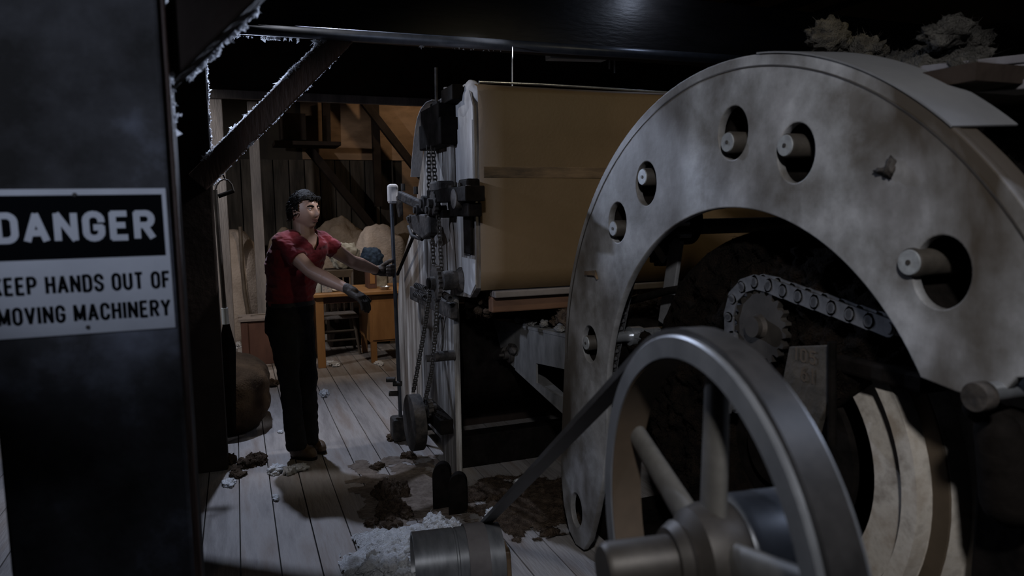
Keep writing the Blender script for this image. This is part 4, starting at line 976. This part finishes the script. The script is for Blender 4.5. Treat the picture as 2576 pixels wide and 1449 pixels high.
def hand(b, wrist, d, n, thumb, curl, ex=0.0, sc=1.0):
    """palm, four fingers and a thumb; d towards the fingertips, n the way the palm faces, thumb the thumb's side"""
    d = d.normalized(); n = (n - d * n.dot(d)).normalized(); w_ = thumb - d * thumb.dot(d); w_ = (w_ - n * w_.dot(n)).normalized()
    b.cap(wrist - d * .02, wrist + d * .03, .027 + ex, .030 + ex)
    for o_ in (-.026, -.009, .009, .026): b.cap(wrist + d * .02 + w_ * (o_ * .7), wrist + d * .088 * sc + w_ * o_, .017 + ex, .0125 + ex)
    for (o_, L) in ((.030, (.040, .026, .021)), (.0105, (.045, .029, .022)), (-.0095, (.041, .027, .021)), (-.028, (.032, .021, .019))):
        p = wrist + d * .088 * sc + w_ * o_; dd = d.copy(); r = .0092 + ex
        for k, l in enumerate(L):
            an_ = curl[k]; dd = (dd * math.cos(an_) + (n if k == 0 else (n * math.cos(sum(curl[:k])) - d * math.sin(sum(curl[:k])))) * math.sin(an_)).normalized()
            q_ = p + dd * l * sc; b.cap(p, q_, r, r * .93, 8); p = q_; r *= .93
    p = wrist + d * .028 + w_ * .030
    for l, tn_ in ((.040, .55), (.032, .75), (.025, 1.0)):
        dd = (d * .75 + w_ * (.75 - .45 * tn_) + n * (tn_ * (.35 + .35 * (curl[0] > .7)))).normalized(); q_ = p + dd * l; b.cap(p, q_, .0115 + ex, .010 + ex, 8); p = q_
    return b

def wristdir(a, b_): return (b_ - a).normalized()
dN, dF = wristdir(ELN, WRN), wristdir(ELF, WRF)
def body_mb():
    b = head_mesh()
    # ears
    for sg_ in (-1, 1):
        c = HC - hf * .008 + hl * (.074 * sg_) - hu * .004
        b.cap(c + hu * .022 - hf * .006, c - hu * .024 + hf * .006, .013, .009, 8)
    b.cap(S(767, 600, SB), HC - hu * .06 - hf * .02, .066, .060)
    b.loft([ering(S(x, y, SB), l * .92, f_ * .92) for x, y, l, f_ in torso])
    for sh, el, wr in ((SHN, ELN, WRN), (SHF, ELF, WRF)):
        b.cap(S(757, 618, SB), sh, .066, .052); b.cap(sh, sh.lerp(el, .45), .054, .048); b.cap(sh.lerp(el, .3), el, .052, .041)
        b.cap(el, el.lerp(wr, .35), .041, .045); b.cap(el.lerp(wr, .3), wr, .045, .027)
    hand(b, WRN, dN + V((0, 0, -.15)), V((0, 0, -1)) + tf * -.2, -FH * -1.0, (.35, .4, .3))
    hand(b, WRF, R0 * 1.0 + FH * .1, -FH, UPZ, (1.05, 1.25, .8))
    for h_, k_, a_ in ((HIPN, KNN, ANN), (HIPF, KNF, ANF)):
        b.cap(h_, k_, .078, .05); b.cap(k_, k_.lerp(a_, .35), .05, .048); b.cap(k_.lerp(a_, .3), a_ - UPZ * .03, .048, .033)
    return b
body = remeshed('body', body_mb(), .0048, M['skin'], man, 3)
# eyes, brows, lips
for sg_ in (-1, 1):
    c = HC + hf * .0765 + hl * (.030 * sg_) + hu * .0110
    ey = MB(); ey.blob(c, .0125, 0, 0, 1, 3); ey = ey.build('eye', M['eye_white'], man, smooth=180)
    gz = (hf * .9 + R0 * .35 - UPZ * 0.0).normalized(); MB().lathe(c, gz, [(.0095, .0065), (.0121, .0045), (.0128, .001)], 16).build('iris', M['eye_dark'], ey, smooth=180)
    lid = MB(); lid.blob(c + hu * .0062 + hf * .0006, (.0140, .0140, .0098), 0, 0, 1, 3); lid.blob(c - hu * .0088 - hf * .0004, (.0135, .0135, .0085), 0, 0, 1, 3); lid.build('eyelid', M['skin'], ey, smooth=180)
    br = [HC + hf * x + hl * (y * sg_) + hu * z for x, y, z in ((.0935, .014, .027), (.0930, .026, .0325), (.086, .040, .033), (.076, .050, .028))]
    MB().tube([q - hu * .003 for q in br], .0058, 8, taper=lambda t: 1 - .5 * t).build('eyebrow', M['hair'], man, smooth=60)
for dz_, r_ in ((-.0535, .0042), (-.0655, .005)):
    lp = [HC + hf * (.0942 - 20 * y * y) + hl * y + hu * (dz_ + (.002 if abs(y) > .015 else 0)) for y in (-.023, -.015, -.007, 0, .007, .015, .023)]
    MB().tube(lp, r_, 8, taper=lambda t: .35 + .65 * math.sin(math.pi * t)).build('lip', M['lip'], man, smooth=60)
# hair: a shell of locks
hb = MB(); rr = random.Random(11)
shell = MB(); vs_, fs_ = ico(4); ov = []
def hair_ok(d):   # which directions of the head carry hair
    if d.z > .50: return True
    if d.x > .45: return d.z > .46
    if d.x > .12: return d.z > .44 - .5 * (.45 - d.x) or (abs(d.y) > .62 and d.z > -.12 and d.x < .34)
    if d.x > -.15: return d.z > .05 or (abs(d.y) > .7 and d.z > -.15 and d.x > .02)
    return d.z > -.36
idx = {}
for i, q_ in enumerate(vs_):
    if hair_ok(q_): idx[i] = len(ov); k = 1.065 + .05 * noise.noise(q_ * 5) + (.05 if q_.z > .45 and q_.x > -.2 else 0); ov.append(HC + hf * (q_.x * .100 * k * (1.06 if q_.x < 0 else 1.0)) + hl * (q_.y * .080 * k) + hu * (q_.z * .121 * k))
hb.add(ov, [tuple(idx[i] for i in f_) for f_ in fs_ if all(i in idx for i in f_)])
for i in range(900):
    d = V((rr.gauss(0, 1), rr.gauss(0, 1), rr.gauss(0, 1))).normalized()
    if not hair_ok(d): continue
    p0_ = HC + hf * (d.x * .100 * (1.06 if d.x < 0 else 1)) + hl * (d.y * .080) + hu * (d.z * .120)
    nrm = (hf * d.x + hl * d.y + hu * d.z).normalized()
    sweep = (-hf * .9 + hl * (.35 if d.y > 0 else -.35) - hu * .55) if d.x < .45 else (hf * .15 + hu * .35 + hl * (.9 + rr.gauss(0, .4)))
    sweep = (sweep - nrm * sweep.dot(nrm) * .85 + V((rr.gauss(0, .15), rr.gauss(0, .15), rr.gauss(0, .15)))).normalized()
    L_ = rr.uniform(.018, .034); pts_ = [p0_ + nrm * .002, p0_ + nrm * .010 + sweep * L_ * .35, p0_ + nrm * .009 + sweep * L_ * .75, p0_ + nrm * .004 + sweep * L_]
    hb.tube(pts_, .0038, 5, taper=lambda t: 1 - .8 * t)
for k in range(9):      # uneven locks over the brow
    y = -.012 + .007 * k + rr.gauss(0, .002); p0_ = HC + hf * .086 + hl * y + hu * .086; L_ = rr.uniform(.55, 1.05)
    hb.tube([p0_, p0_ + hf * .013 - hu * .012 * L_ - hl * .003, p0_ + hf * .013 - hu * .026 * L_ - hl * (.008 + rr.gauss(0, .002)), p0_ + hf * .010 - hu * .038 * L_ - hl * (.014 + rr.gauss(0, .004))], .0052, 6, taper=lambda t: 1 - .85 * t)
hb.build('hair', M['hair'], man, smooth=60)

def wrinkle(amp, fr, seed):
    def f_(co, no):
        q_ = V((co.x * fr, co.y * fr, co.z * fr * 1.9)) + V((seed, 0, 0)); return co + no * (amp * noise.fractal(q_, .8, 2.0, 3))
    return f_
# T-shirt with sleeves
sb = MB()
trs = [(730, 764, .146, .114)] + [(x, y, l + .014, f_ + .014) for x, y, l, f_ in torso[2:7]] + [(763, 600, .138, .092), (766, 593, .088, .076)]
sb.loft([ering(S(x, y, SB), l, f_) for x, y, l, f_ in trs])
for sh, el, t_ in ((SHN, ELN, .56), (SHF, ELF, .50)):
    e_ = sh.lerp(el, t_); sb.cap(S(757, 620, SB), sh, .086, .064); sb.cap(S(767, 597, SB), sh + UPZ * .01, .062, .052); sb.cyl(sh, e_, .064, .060, 20)
CHV = S(767, 594, SB)
def vneck(co):
    r_ = co - CHV; f_ = r_.dot(tf); l_ = abs(r_.dot(tl)); z_ = r_.z
    if f_ > .02 and l_ < max(0.0, .062 + (z_ - .02) * .60) and z_ > -.10: return False
    if z_ > .008 and (r_.dot(tf) ** 2 + r_.dot(tl) ** 2) < .075 ** 2: return False
    return True
remeshed('t_shirt', sb, .0055, M['shirt'], man, 3, wrinkle(.009, 11, 3), vneck)
# jeans
jb = MB()
jb.loft([ering(S(728, 835, SB), .148, .116), ering(S(728, 810, SB), .154, .120), ering(S(730, 780, SB), .150, .116), ering(S(731, 756, SB), .144, .112)])
for h_, k_, a_, x_ in ((HIPN, KNN, ANN, 0), (HIPF, KNF, ANF, 0)):
    jb.cap(h_ - UPZ * .02, h_.lerp(k_, .55), .100, .082); jb.cap(h_.lerp(k_, .5), k_, .083, .064); jb.cap(k_, k_.lerp(a_, .45), .064, .060); jb.cyl(k_.lerp(a_, .4), a_ - UPZ * .045, .061, .064, 20)
remeshed('jeans', jb, .007, M['jeans'], man, 3, wrinkle(.007, 8, 8))
MB().loft([ering(S(731, 768, SB), .151, .118), ering(S(731, 757, SB), .150, .117)], caps=False).build('belt', M['leather'], man, smooth=60)
# boots
for heel, toe in ((at(735, 1150, Z=0), at(797, 1157, Z=0)), (at(764, 1122, Z=0), at(816, 1143, Z=0))):
    d = (toe - heel); L_ = d.length; d.normalize(); bt = MB(); sd = UPZ.cross(d)
    if L_ > .27: L_ = .27
    A_ = heel + d * .045
    bt.cap(heel + d * .035 + UPZ * .05, heel + d * .035 + UPZ * .15, .046, .055)
    bt.cap(heel + d * .035 + UPZ * .045, heel + d * (L_ * .72) + UPZ * .040, .044, .040); bt.cap(heel + d * (L_ * .3) + UPZ * .085, heel + d * (L_ * .66) + UPZ * .045, .042, .034)
    bt.cap(heel + d * (L_ * .7) + UPZ * .036 + sd * .012, heel + d * (L_ - .035) + UPZ * .034, .042, .035)
    bt = remeshed('boot', bt, .006, M['boot'], man, 3, lambda co, no: V((co.x, co.y, max(co.z, .014))))
    so = MB(); ring_ = []
    for i in range(24):
        a = 2 * math.pi * i / 24; ring_.append(heel + d * (L_ / 2 - .005 + (L_ / 2 + .004) * math.cos(a)) + sd * ((.040 + .008 * math.cos(a)) * math.copysign(abs(math.sin(a)) ** .8, math.sin(a))))
    so.prism(ring_, (0, 0, .022)).build('sole', M['sole'], bt, bevel=.004)
# work gloves
gb = MB(); hand(gb, WRN, dN + V((0, 0, -.15)), V((0, 0, -1)) + tf * -.2, FH, (.35, .4, .3), .0035)
remeshed('glove', gb, .004, M['glove'], man, 2)
gb = MB(); hand(gb, WRF, R0 * 1.0 + FH * .1, -FH, UPZ, (1.05, 1.25, .8), .0035)
remeshed('glove', gb, .004, M['glove'], man, 2)

# ================================================================== sacks, desk and the other things of the hall
def sack(name, c, rad, m, label, seed, amp=.10, cat='sack', pw=2.6, group=None, flat=0.0, folds=.035, sub=5, cords=()):
    b = MB(); vs_, fs_ = ico(sub); c = V(c); out_ = []
    for q_ in vs_:
        k = (abs(q_.x) ** pw + abs(q_.y) ** pw + abs(q_.z) ** pw) ** (-1 / pw)
        f_ = 1 + amp * noise.fractal(q_ * 1.6 + V((seed, seed * .7, 0)), .9, 2, 3) + folds * noise.ridged_multi_fractal(V((q_.x * 2.2, q_.y * 2.2, q_.z * 1.1)) + V((seed * 2, 0, seed)), 1.0, 2.0, 3, 1.0, 2.0) * .35
        p = V((q_.x * rad[0], q_.y * rad[1], q_.z * rad[2])) * (k * f_) + c
        if p.z < flat: p.z = flat + .004 * noise.noise(p * 20)
        out_.append(p)
    o = b.add(out_, fs_)
    if not cords:
        o = b.build(name, m, None, smooth=180); return tag(o, label, cat, group)
    t = thing(name, (c.x, c.y, flat), label, cat, group); b.build('bag', m, t, smooth=180)
    for pts, r in cords: MB().tube(pts, r, 8).build('strap', M['chairwood'], t, smooth=60)
    return t
p = at(608, 1112, Z=0)
sack('burlap_sack', (p.x - .12, 5.62, .24), (.34, .44, .27), M['sack'], 'round stuffed brown burlap sack lying beside the thick black post', 4, .08)
q_ = [at(x, y, Y=8.93) for x, y in ((604, 570), (606, 610), (610, 680), (616, 740), (622, 775), (628, 830))]
sack('cotton_bale', (-.17, 9.36, .63), (.44, .42, .72), M['sack_pale'], 'tall pale burlap bale with a dark strap, behind the pale post', 9, .07, 'bale', 3.2, cords=[(q_, .022)])
sack('burlap_sack', (.59, 9.45, .62), (.26, .30, .72), M['sack_mid'], 'tall brown sack leaning behind the standing man', 12, .1, pw=2.4)
# heap right of the man, behind the desk
hp = 'sacks heaped behind the desk'
c = at(880, 580, Y=9.0); sack('burlap_sack', (c.x - .02, 9.52, .72), (.38, .28, .74), M['sack_mid'], 'dark brown sack at the back of the heap behind the desk', 15, .16, group=hp)
c = at(958, 600, Y=8.7); sack('burlap_sack', (c.x + .05, 8.92, .66), (.34, .27, .68), M['sack_pale'], 'pale rounded sack in the heap behind the desk', 18, .12, group=hp)
c = at(985, 570, Y=9.1); sack('burlap_sack', (c.x + .42, 9.5, .72), (.42, .28, .72), M['sack_mid'], 'tan sack in the heap, nearest the chain-hung machine', 23, .12, group=hp)
c = at(872, 632, Y=8.45); sack('rag_bundle', (c.x - .02, 8.48, 1.04), (.16, .13, .16), M['rag'], 'crumpled greyish rag bundle on top of the heap', 27, .3, 'rags', 2.2, flat=.9)
c = at(925, 642, Y=8.35); sack('cloth_bundle', (c.x + .06, 8.42, 1.01), (.13, .12, .13), M['blue'], 'dark blue cloth bundle lying on the heap behind the desk', 31, .2, 'cloth', 2.2, flat=.9)
c = at(900, 690, Y=8.6); MBx = MB(); o = tag(MB().box((1.30, 8.5, .45), (.70, .28, .9)).build('packing_case', M['timber_blk'], bevel=.01), 'dark packing case under the rags behind the desk', 'case')

# desk
DY = 7.27; DZ = .752
dl, drt = at(787, 760, Y=DY).x, at(990, 745, Y=DY).x
dk = thing('desk', ((dl + drt) / 2, DY + .35, 0), 'orange-brown wooden desk with a knee hole', 'desk')
MB().box(((dl + drt) / 2 + .1, DY + .34, DZ - .0175), (drt - dl + .24, .76, .035)).build('desk_top', M['deskwood'], dk, bevel=.006)
xl0, xr0 = dl + .02, at(925, 800, Y=DY).x
for yy in (DY + .03, DY + .66):
    MB().box((xl0 + .045, yy, (DZ - .035) / 2), (.075, .06, DZ - .035)).build('leg', M['deskwood'], dk, bevel=.004)
MB().box(((xl0 + xr0) / 2, DY + .03, DZ - .07), (xr0 - xl0, .025, .07)).build('apron', M['crate'], dk)
MB().box((xr0 + .30, DY + .35, .47), (.56, .66, .50)).build('pedestal', M['deskwood'], dk, bevel=.004)
for k in range(3):
    MB().box((xr0 + .30, DY + .016, .47), (.50, .012, .46)).build('back_panel', M['deskwood'], dk, bevel=.003) if k == 0 else None
    d_ = MB().box((xr0 + .30, DY + .685, .30 + .165 * k), (.52, .02, .15)).build('drawer', M['deskwood'], dk, bevel=.004)
    MB().cyl((xr0 + .30, DY + .69, .30 + .165 * k), (xr0 + .30, DY + .725, .30 + .165 * k), .016, .02, 12).build('knob', M['hub'], d_, smooth=40)
for xx in (xr0 + .06, xr0 + .54):
    for yy in (DY + .05, DY + .64): MB().box((xx, yy, .115), (.06, .06, .23)).build('leg', M['deskwood'], dk, bevel=.004)
# on the desk
zt_ = DZ
def on_desk(x, yy): p = at(x, 745, Y=DY + yy); return V((p.x, DY + yy, zt_))
p = on_desk(801, .15)
j = thing('glass_jar', p, 'cloudy glass jar on the desk beside the printed tin', 'jar')
MB().lathe(p, (0, 0, 1), [(0, .001), (0, .042), (.01, .045), (.085, .045), (.1, .034), (.115, .034), (.115, .001)], 24).build('jar_body', M['glass'], j, smooth=40)
MB().cyl(p + V((0, 0, .115)), p + V((0, 0, .13)), .038, n=20).build('lid', M['shiny'], j, smooth=40)
p = on_desk(823, .12)
t = thing('printed_tin', p, 'dull printed tin standing between the jar and the papers', 'tin')
MB().box(p + V((0, 0, .045)), (.10, .08, .09)).build('tin_body', M['tin'], t, bevel=.006); MB().box(p + V((0, 0, .094)), (.104, .084, .01)).build('lid', M['glass'], t, bevel=.003)
p = on_desk(857, .2)
t = thing('paper_stack', p, 'loose white papers lying on the desk', 'papers')
for k in range(3): MB().box(p + V((rnd.uniform(-.02, .02), rnd.uniform(-.02, .02), .004 + .007 * k)), (.2, .15, .006), Matrix.Rotation(.15 * k - .1, 3, 'Z')).build('sheet', M['paper'], t)
p = on_desk(934, .35)
t = thing('letter_box', p, 'upright brown wooden letter box on the desk', 'box')
MB().box(p + V((0, 0, .11)), (.09, .2, .22)).build('box_body', M['crate'], t, bevel=.004); MB().box(p + V((0, -.102, .12)), (.05, .006, .14)).build('front_slat', M['deskwood'], t)
p = on_desk(958, .5); c = p + V((0, 0, .0))
tag(MB().lathe(c, (0, 0, 1), [(0, .001), (0, .075), (.2, .085), (.215, .06), (.22, .001)], 24).build('grey_canister', M['rag'], smooth=40), 'pale grey canister at the back of the desk', 'canister')
p = on_desk(969, .08)
tag(MB().lathe(p, (0, 0, 1), [(0, .001), (0, .03), (.03, .055), (.034, .052), (.008, .02), (.008, .001)], 24).build('tin_dish', M['shiny'], smooth=40), 'small shiny dish near the desk edge', 'dish')
# chair under the desk
cx_ = at(850, 800, Y=7.95).x; cy_ = 8.02
ch_ = thing('wooden_chair', (cx_, cy_, 0), 'worn wooden spindle chair pushed under the desk', 'chair')
MB().box((cx_, cy_, .42), (.42, .40, .035)).build('seat', M['post_gray'], ch_, bevel=.012)
for sx, sy in ((-1, -1), (1, -1), (-1, 1), (1, 1)):
    MB().cyl((cx_ + sx * .21, cy_ + sy * .19, 0), (cx_ + sx * .16, cy_ + sy * .15, .41), .016, .021, 10).build('leg', M['chairwood'], ch_, smooth=40)
for z_, sy in ((.17, -1), (.27, -1), (.2, 1)):
    MB().cyl((cx_ - .19, cy_ + sy * .17, z_), (cx_ + .19, cy_ + sy * .17, z_), .011, n=8).build('stretcher', M['chairwood'], ch_, smooth=40)
for sx in (-1, 1): MB().cyl((cx_ + sx * .19, cy_ - .17, .22), (cx_ + sx * .19, cy_ + .17, .22), .011, n=8).build('stretcher', M['chairwood'], ch_, smooth=40)
for k in range(6): MB().cyl((cx_ - .18 + .072 * k, cy_ + .18, .43), (cx_ - .19 + .076 * k, cy_ + .24, .84), .009, n=8).build('spindle', M['sack_mid'], ch_, smooth=40)
MB().box((cx_, cy_ + .24, .86), (.46, .025, .09)).build('back_rail', M['chairwood'], ch_, bevel=.008)
for sx in (-1, 1): MB().cyl((cx_ + sx * .2, cy_ + .18, .43), (cx_ + sx * .22, cy_ + .245, .9), .015, n=10).build('back_post', M['post_gray'], ch_, smooth=40)

# crate behind the man, candle-like stake and floor bits
p = at(650, 918, Z=0); cz_ = at(650, 800, Y=p.y).z
cr_ = thing('wooden_crate', p, 'small dark red-brown crate with a grey lid behind the man', 'crate')
MB().box((p.x + .06, p.y + .16, cz_ / 2 - .015), (.42, .32, cz_ - .03)).build('crate_body', M['crate'], cr_, bevel=.005)
MB().box((p.x + .06, p.y + .16, cz_ - .015), (.46, .36, .03)).build('lid', M['cratetop'], cr_, bevel=.004)
for k in (-1, 1): MB().box((p.x + .06 + k * .175, p.y - .006, cz_ / 2 - .02), (.06, .014, cz_ - .05)).build('batten', M['crate'], cr_)
MB().tube([(p.x + .04 + .09 * math.cos(a), p.y + .15, cz_ + .004 + .012 * abs(math.sin(a))) for a in [i * .5 for i in range(7)]], .005, 6).build('rope_handle', M['chairwood'], cr_)
p = at(584, 922, Z=0); hz = at(584, 775, Y=p.y).z
t = thing('wooden_stake', p, 'square wooden stake with a pale top beside the tall bale', 'stake')
MB().box((p.x, p.y, hz / 2), (.075, .075, hz)).build('shaft', M['deskwood'], t, bevel=.004); MB().blob((p.x - .01, p.y, hz + .015), (.035, .03, .03), 2, .4, 1.6, 2).build('cotton_cap', M['cotton'], t, smooth=180)
# scoop hung on the post
SY = 4.86
t = thing('grain_scoop', at(570, 1100, Y=SY), 'long D-handled steel scoop hanging by the thick black post', 'scoop')
ht = at(552, 492, Y=SY); g0 = at(549, 494, Y=SY); g1 = at(588, 480, Y=SY)
MB().cyl(g0, g1, .013, n=12).build('grip', M['iron'], t, smooth=40)
arc = [at(x, y, Y=SY) for x, y in ((588, 481), (583, 464), (573, 453), (562, 451), (552, 456), (545, 466), (541, 480))]
MB().tube(arc, .0055, 8).build('d_handle', M['hub'], t, smooth=60)
MB().cyl(at(541, 478, Y=SY), at(566, 790, Y=SY), .013, .013, 12).build('shaft', M['hub'], t, smooth=40)
MB().cyl(at(565, 775, Y=SY), at(568, 815, Y=SY), .02, .022, 12).build('socket', M['fixture'], t, smooth=40)
s0, s1 = at(569, 815, Y=SY), at(574, 1100, Y=SY)
MB().prism([s0 + V((-.02, 0, 0)), s0 + V((.02, 0, 0)), s0 + V((.05, 0, -.15)), s1 + V((.05, 0, .05)), s1 + V((.0, 0, 0)), s1 + V((-.05, 0, .05)), s0 + V((-.05, 0, -.15))], (0, .008, 0)).build('blade', M['iron'], t)
MB().tube([at(565, 448, Y=SY), at(561, 440, Y=4.82), at(560, 432, Y=4.70)], .005, 6).build('hook', M['iron'], t)

# lint and cotton on the floor
def clump(x, y, wpx, hpx, m, label, name, seed, n=14, cat='lint', group=None, zmax=.05, fib=5):
    c = at(x, y, Z=0); ex = at(x + wpx / 2, y, Z=0) - at(x - wpx / 2, y, Z=0); ey = at(x, y - hpx / 2, Z=0) - at(x, y + hpx / 2, Z=0)
    b = MB(); rr_ = random.Random(seed)
    k_ = max(1, n // 4); ax, ay = ex.length, ey.length
    for i in range(k_):
        u_, v_ = rr_.gauss(0, .22), rr_.gauss(0, .22); q = 1.0 / math.sqrt(k_) if k_ > 1 else 1.0
        b.wad(c + ex * u_ + ey * v_ + V((0, 0, zmax * .12)), (ax * .58 * q * rr_.uniform(.7, 1.5), ay * .58 * q * rr_.uniform(.7, 1.5), zmax * rr_.uniform(.45, .85)), seed * 10 + i, 4, 60, flat=.001)
    return tag(b.build(name, m, None, smooth=180), label, cat, group)
gB, gW = 'brown lint clumps on the floor', 'white cotton tufts on the floor'
for k, (x, y, wd, ht_, z_, n_, lb) in enumerate((
        (618, 1168, 85, 34, .07, 26, 'long ragged brown fibre clump beside the foot of the thick black post'),
        (598, 1190, 50, 22, .05, 12, 'smaller brown fibre clump at the corner of the thick black post'),
        (955, 1172, 40, 16, .035, 8, 'dark fibre tuft alone on the planks between the man and the machine'),
        (930, 1178, 14, 8, .02, 3, 'tiny dark fibre crumb beside the lone dark tuft'),
        (985, 1243, 95, 52, .10, 40, 'largest brown fibre clump on the dust before the machine'),
        (944, 1254, 36, 28, .05, 10, 'brown fibre clump touching the side of the largest clump'),
        (1010, 1290, 60, 36, .06, 14, 'brown fibre clump between the largest clump and the cotton heap'),
        (968, 1305, 60, 40, .06, 16, 'loose reddish-brown fibre clump behind the white cotton heap'),
        (940, 1318, 30, 16, .04, 6, 'small brown fibre crumb beside the white cotton heap'),
        (990, 1105, 44, 18, .05, 8, 'brown fibre clump at the foot of the lever pedestal'),
        (1030, 1150, 40, 18, .05, 8, 'brown fibre clump under the machine idler wheel'),
        (1000, 1328, 50, 20, .05, 8, 'flat brown fibre clump lying on the edge of the white cotton heap'),
        (683, 965, 30, 14, .04, 5, 'dark fibre scrap between the brown sack and the crate'))):
    clump(x, y, wd, ht_, M['lint_brown'], lb, 'lint_clump', 40 + k, n_, group=gB, zmax=z_)
for k, (x, y, wd, ht_, z_, n_, lb) in enumerate((
        (700, 1188, 52, 20, .05, 14, 'white cotton tuft on the planks just outside the shadow of the man'),
        (750, 1186, 56, 18, .05, 14, 'white cotton tuft lying in the shadow of the man'),
        (692, 1256, 16, 10, .025, 3, 'tiny lone white cotton speck on the bare planks'),
        (846, 916, 34, 14, .06, 10, 'white cotton tuft under the desk knee hole'),
        (818, 992, 30, 12, .05, 8, 'white cotton tuft behind the knees of the man'),
        (950, 917, 30, 8, .04, 6, 'thin white cotton wisp under the desk drawers'),
        (577, 1215, 24, 24, .04, 5, 'pale cotton tuft beside the brown clump at the post corner'),
        (705, 1088, 10, 6, .02, 2, 'tiny white cotton speck behind the boots of the man'),
        (600, 870, 14, 14, .06, 5, 'pale cotton scrap beside the wooden stake'),
        (1232, 1300, 26, 18, .05, 6, 'white cotton tuft beside the round foot guards'),
        (1255, 1385, 34, 30, .06, 8, 'white cotton tuft at the end of the floor pulley'),
        (1305, 1220, 34, 14, .04, 6, 'pale cotton tuft among the dirty fibre between the machines'))):
    clump(x, y, wd, ht_, M['cotton'], lb, 'cotton_tuft', 80 + k, n_, cat='cotton', group=gW, zmax=z_)
# brown dust spread at the foot of the machine
c = at(1040, 1235, Z=0); b = MB().drift(c.x, c.y, .34, .62, .0045, 5, .009, 1.3)
tag(b.build('dust_spread', M['dust'], smooth=180), 'thin brown dust spread on the planks at the machine foot', 'dust', kind='stuff')
# straw-like dirt under the arched plate
c = at(1320, 1270, Z=0); b = MB().drift(c.x, c.y, .36, .42, .028, 9, .008, 1.3, 6000)
for i in range(14):
    c = at(rnd.uniform(1215, 1420), rnd.gauss(1275, 26), Z=0); b.wad((c.x, c.y, .01), (rnd.uniform(.02, .06), rnd.uniform(.02, .06), rnd.uniform(.02, .04)), i + 70, 3, 40, flat=.0005)
tag(b.build('dirty_fibre', M['lint_brown'], smooth=180), 'dirty brown fibre strewn between the two machines', 'lint', kind='stuff')
# white cotton heap
b = MB(); c = at(1005, 1400, Z=0); b.drift(c.x + .03, c.y - .06, .30, .34, .085, 14, .007, .55, 900)
for i in range(16):
    u_, v_ = rnd.uniform(-.8, .8), rnd.uniform(-.8, .8); b.wad((c.x + .03 + .26 * u_, c.y - .05 + .28 * v_, .045), (rnd.uniform(.03, .07), rnd.uniform(.03, .07), rnd.uniform(.025, .05)), i, 4, 50, flat=.001)
for i in range(9):
    p = at(rnd.uniform(1075, 1150), rnd.uniform(1305, 1340), Z=.04); b.wad(p, (rnd.uniform(.03, .05), rnd.uniform(.03, .05), .04), i + 30, 4, 50, flat=.001)
tag(b.build('cotton_heap', M['cotton'], smooth=180), 'big heap of white raw cotton round the floor pulley', 'cotton', kind='stuff')
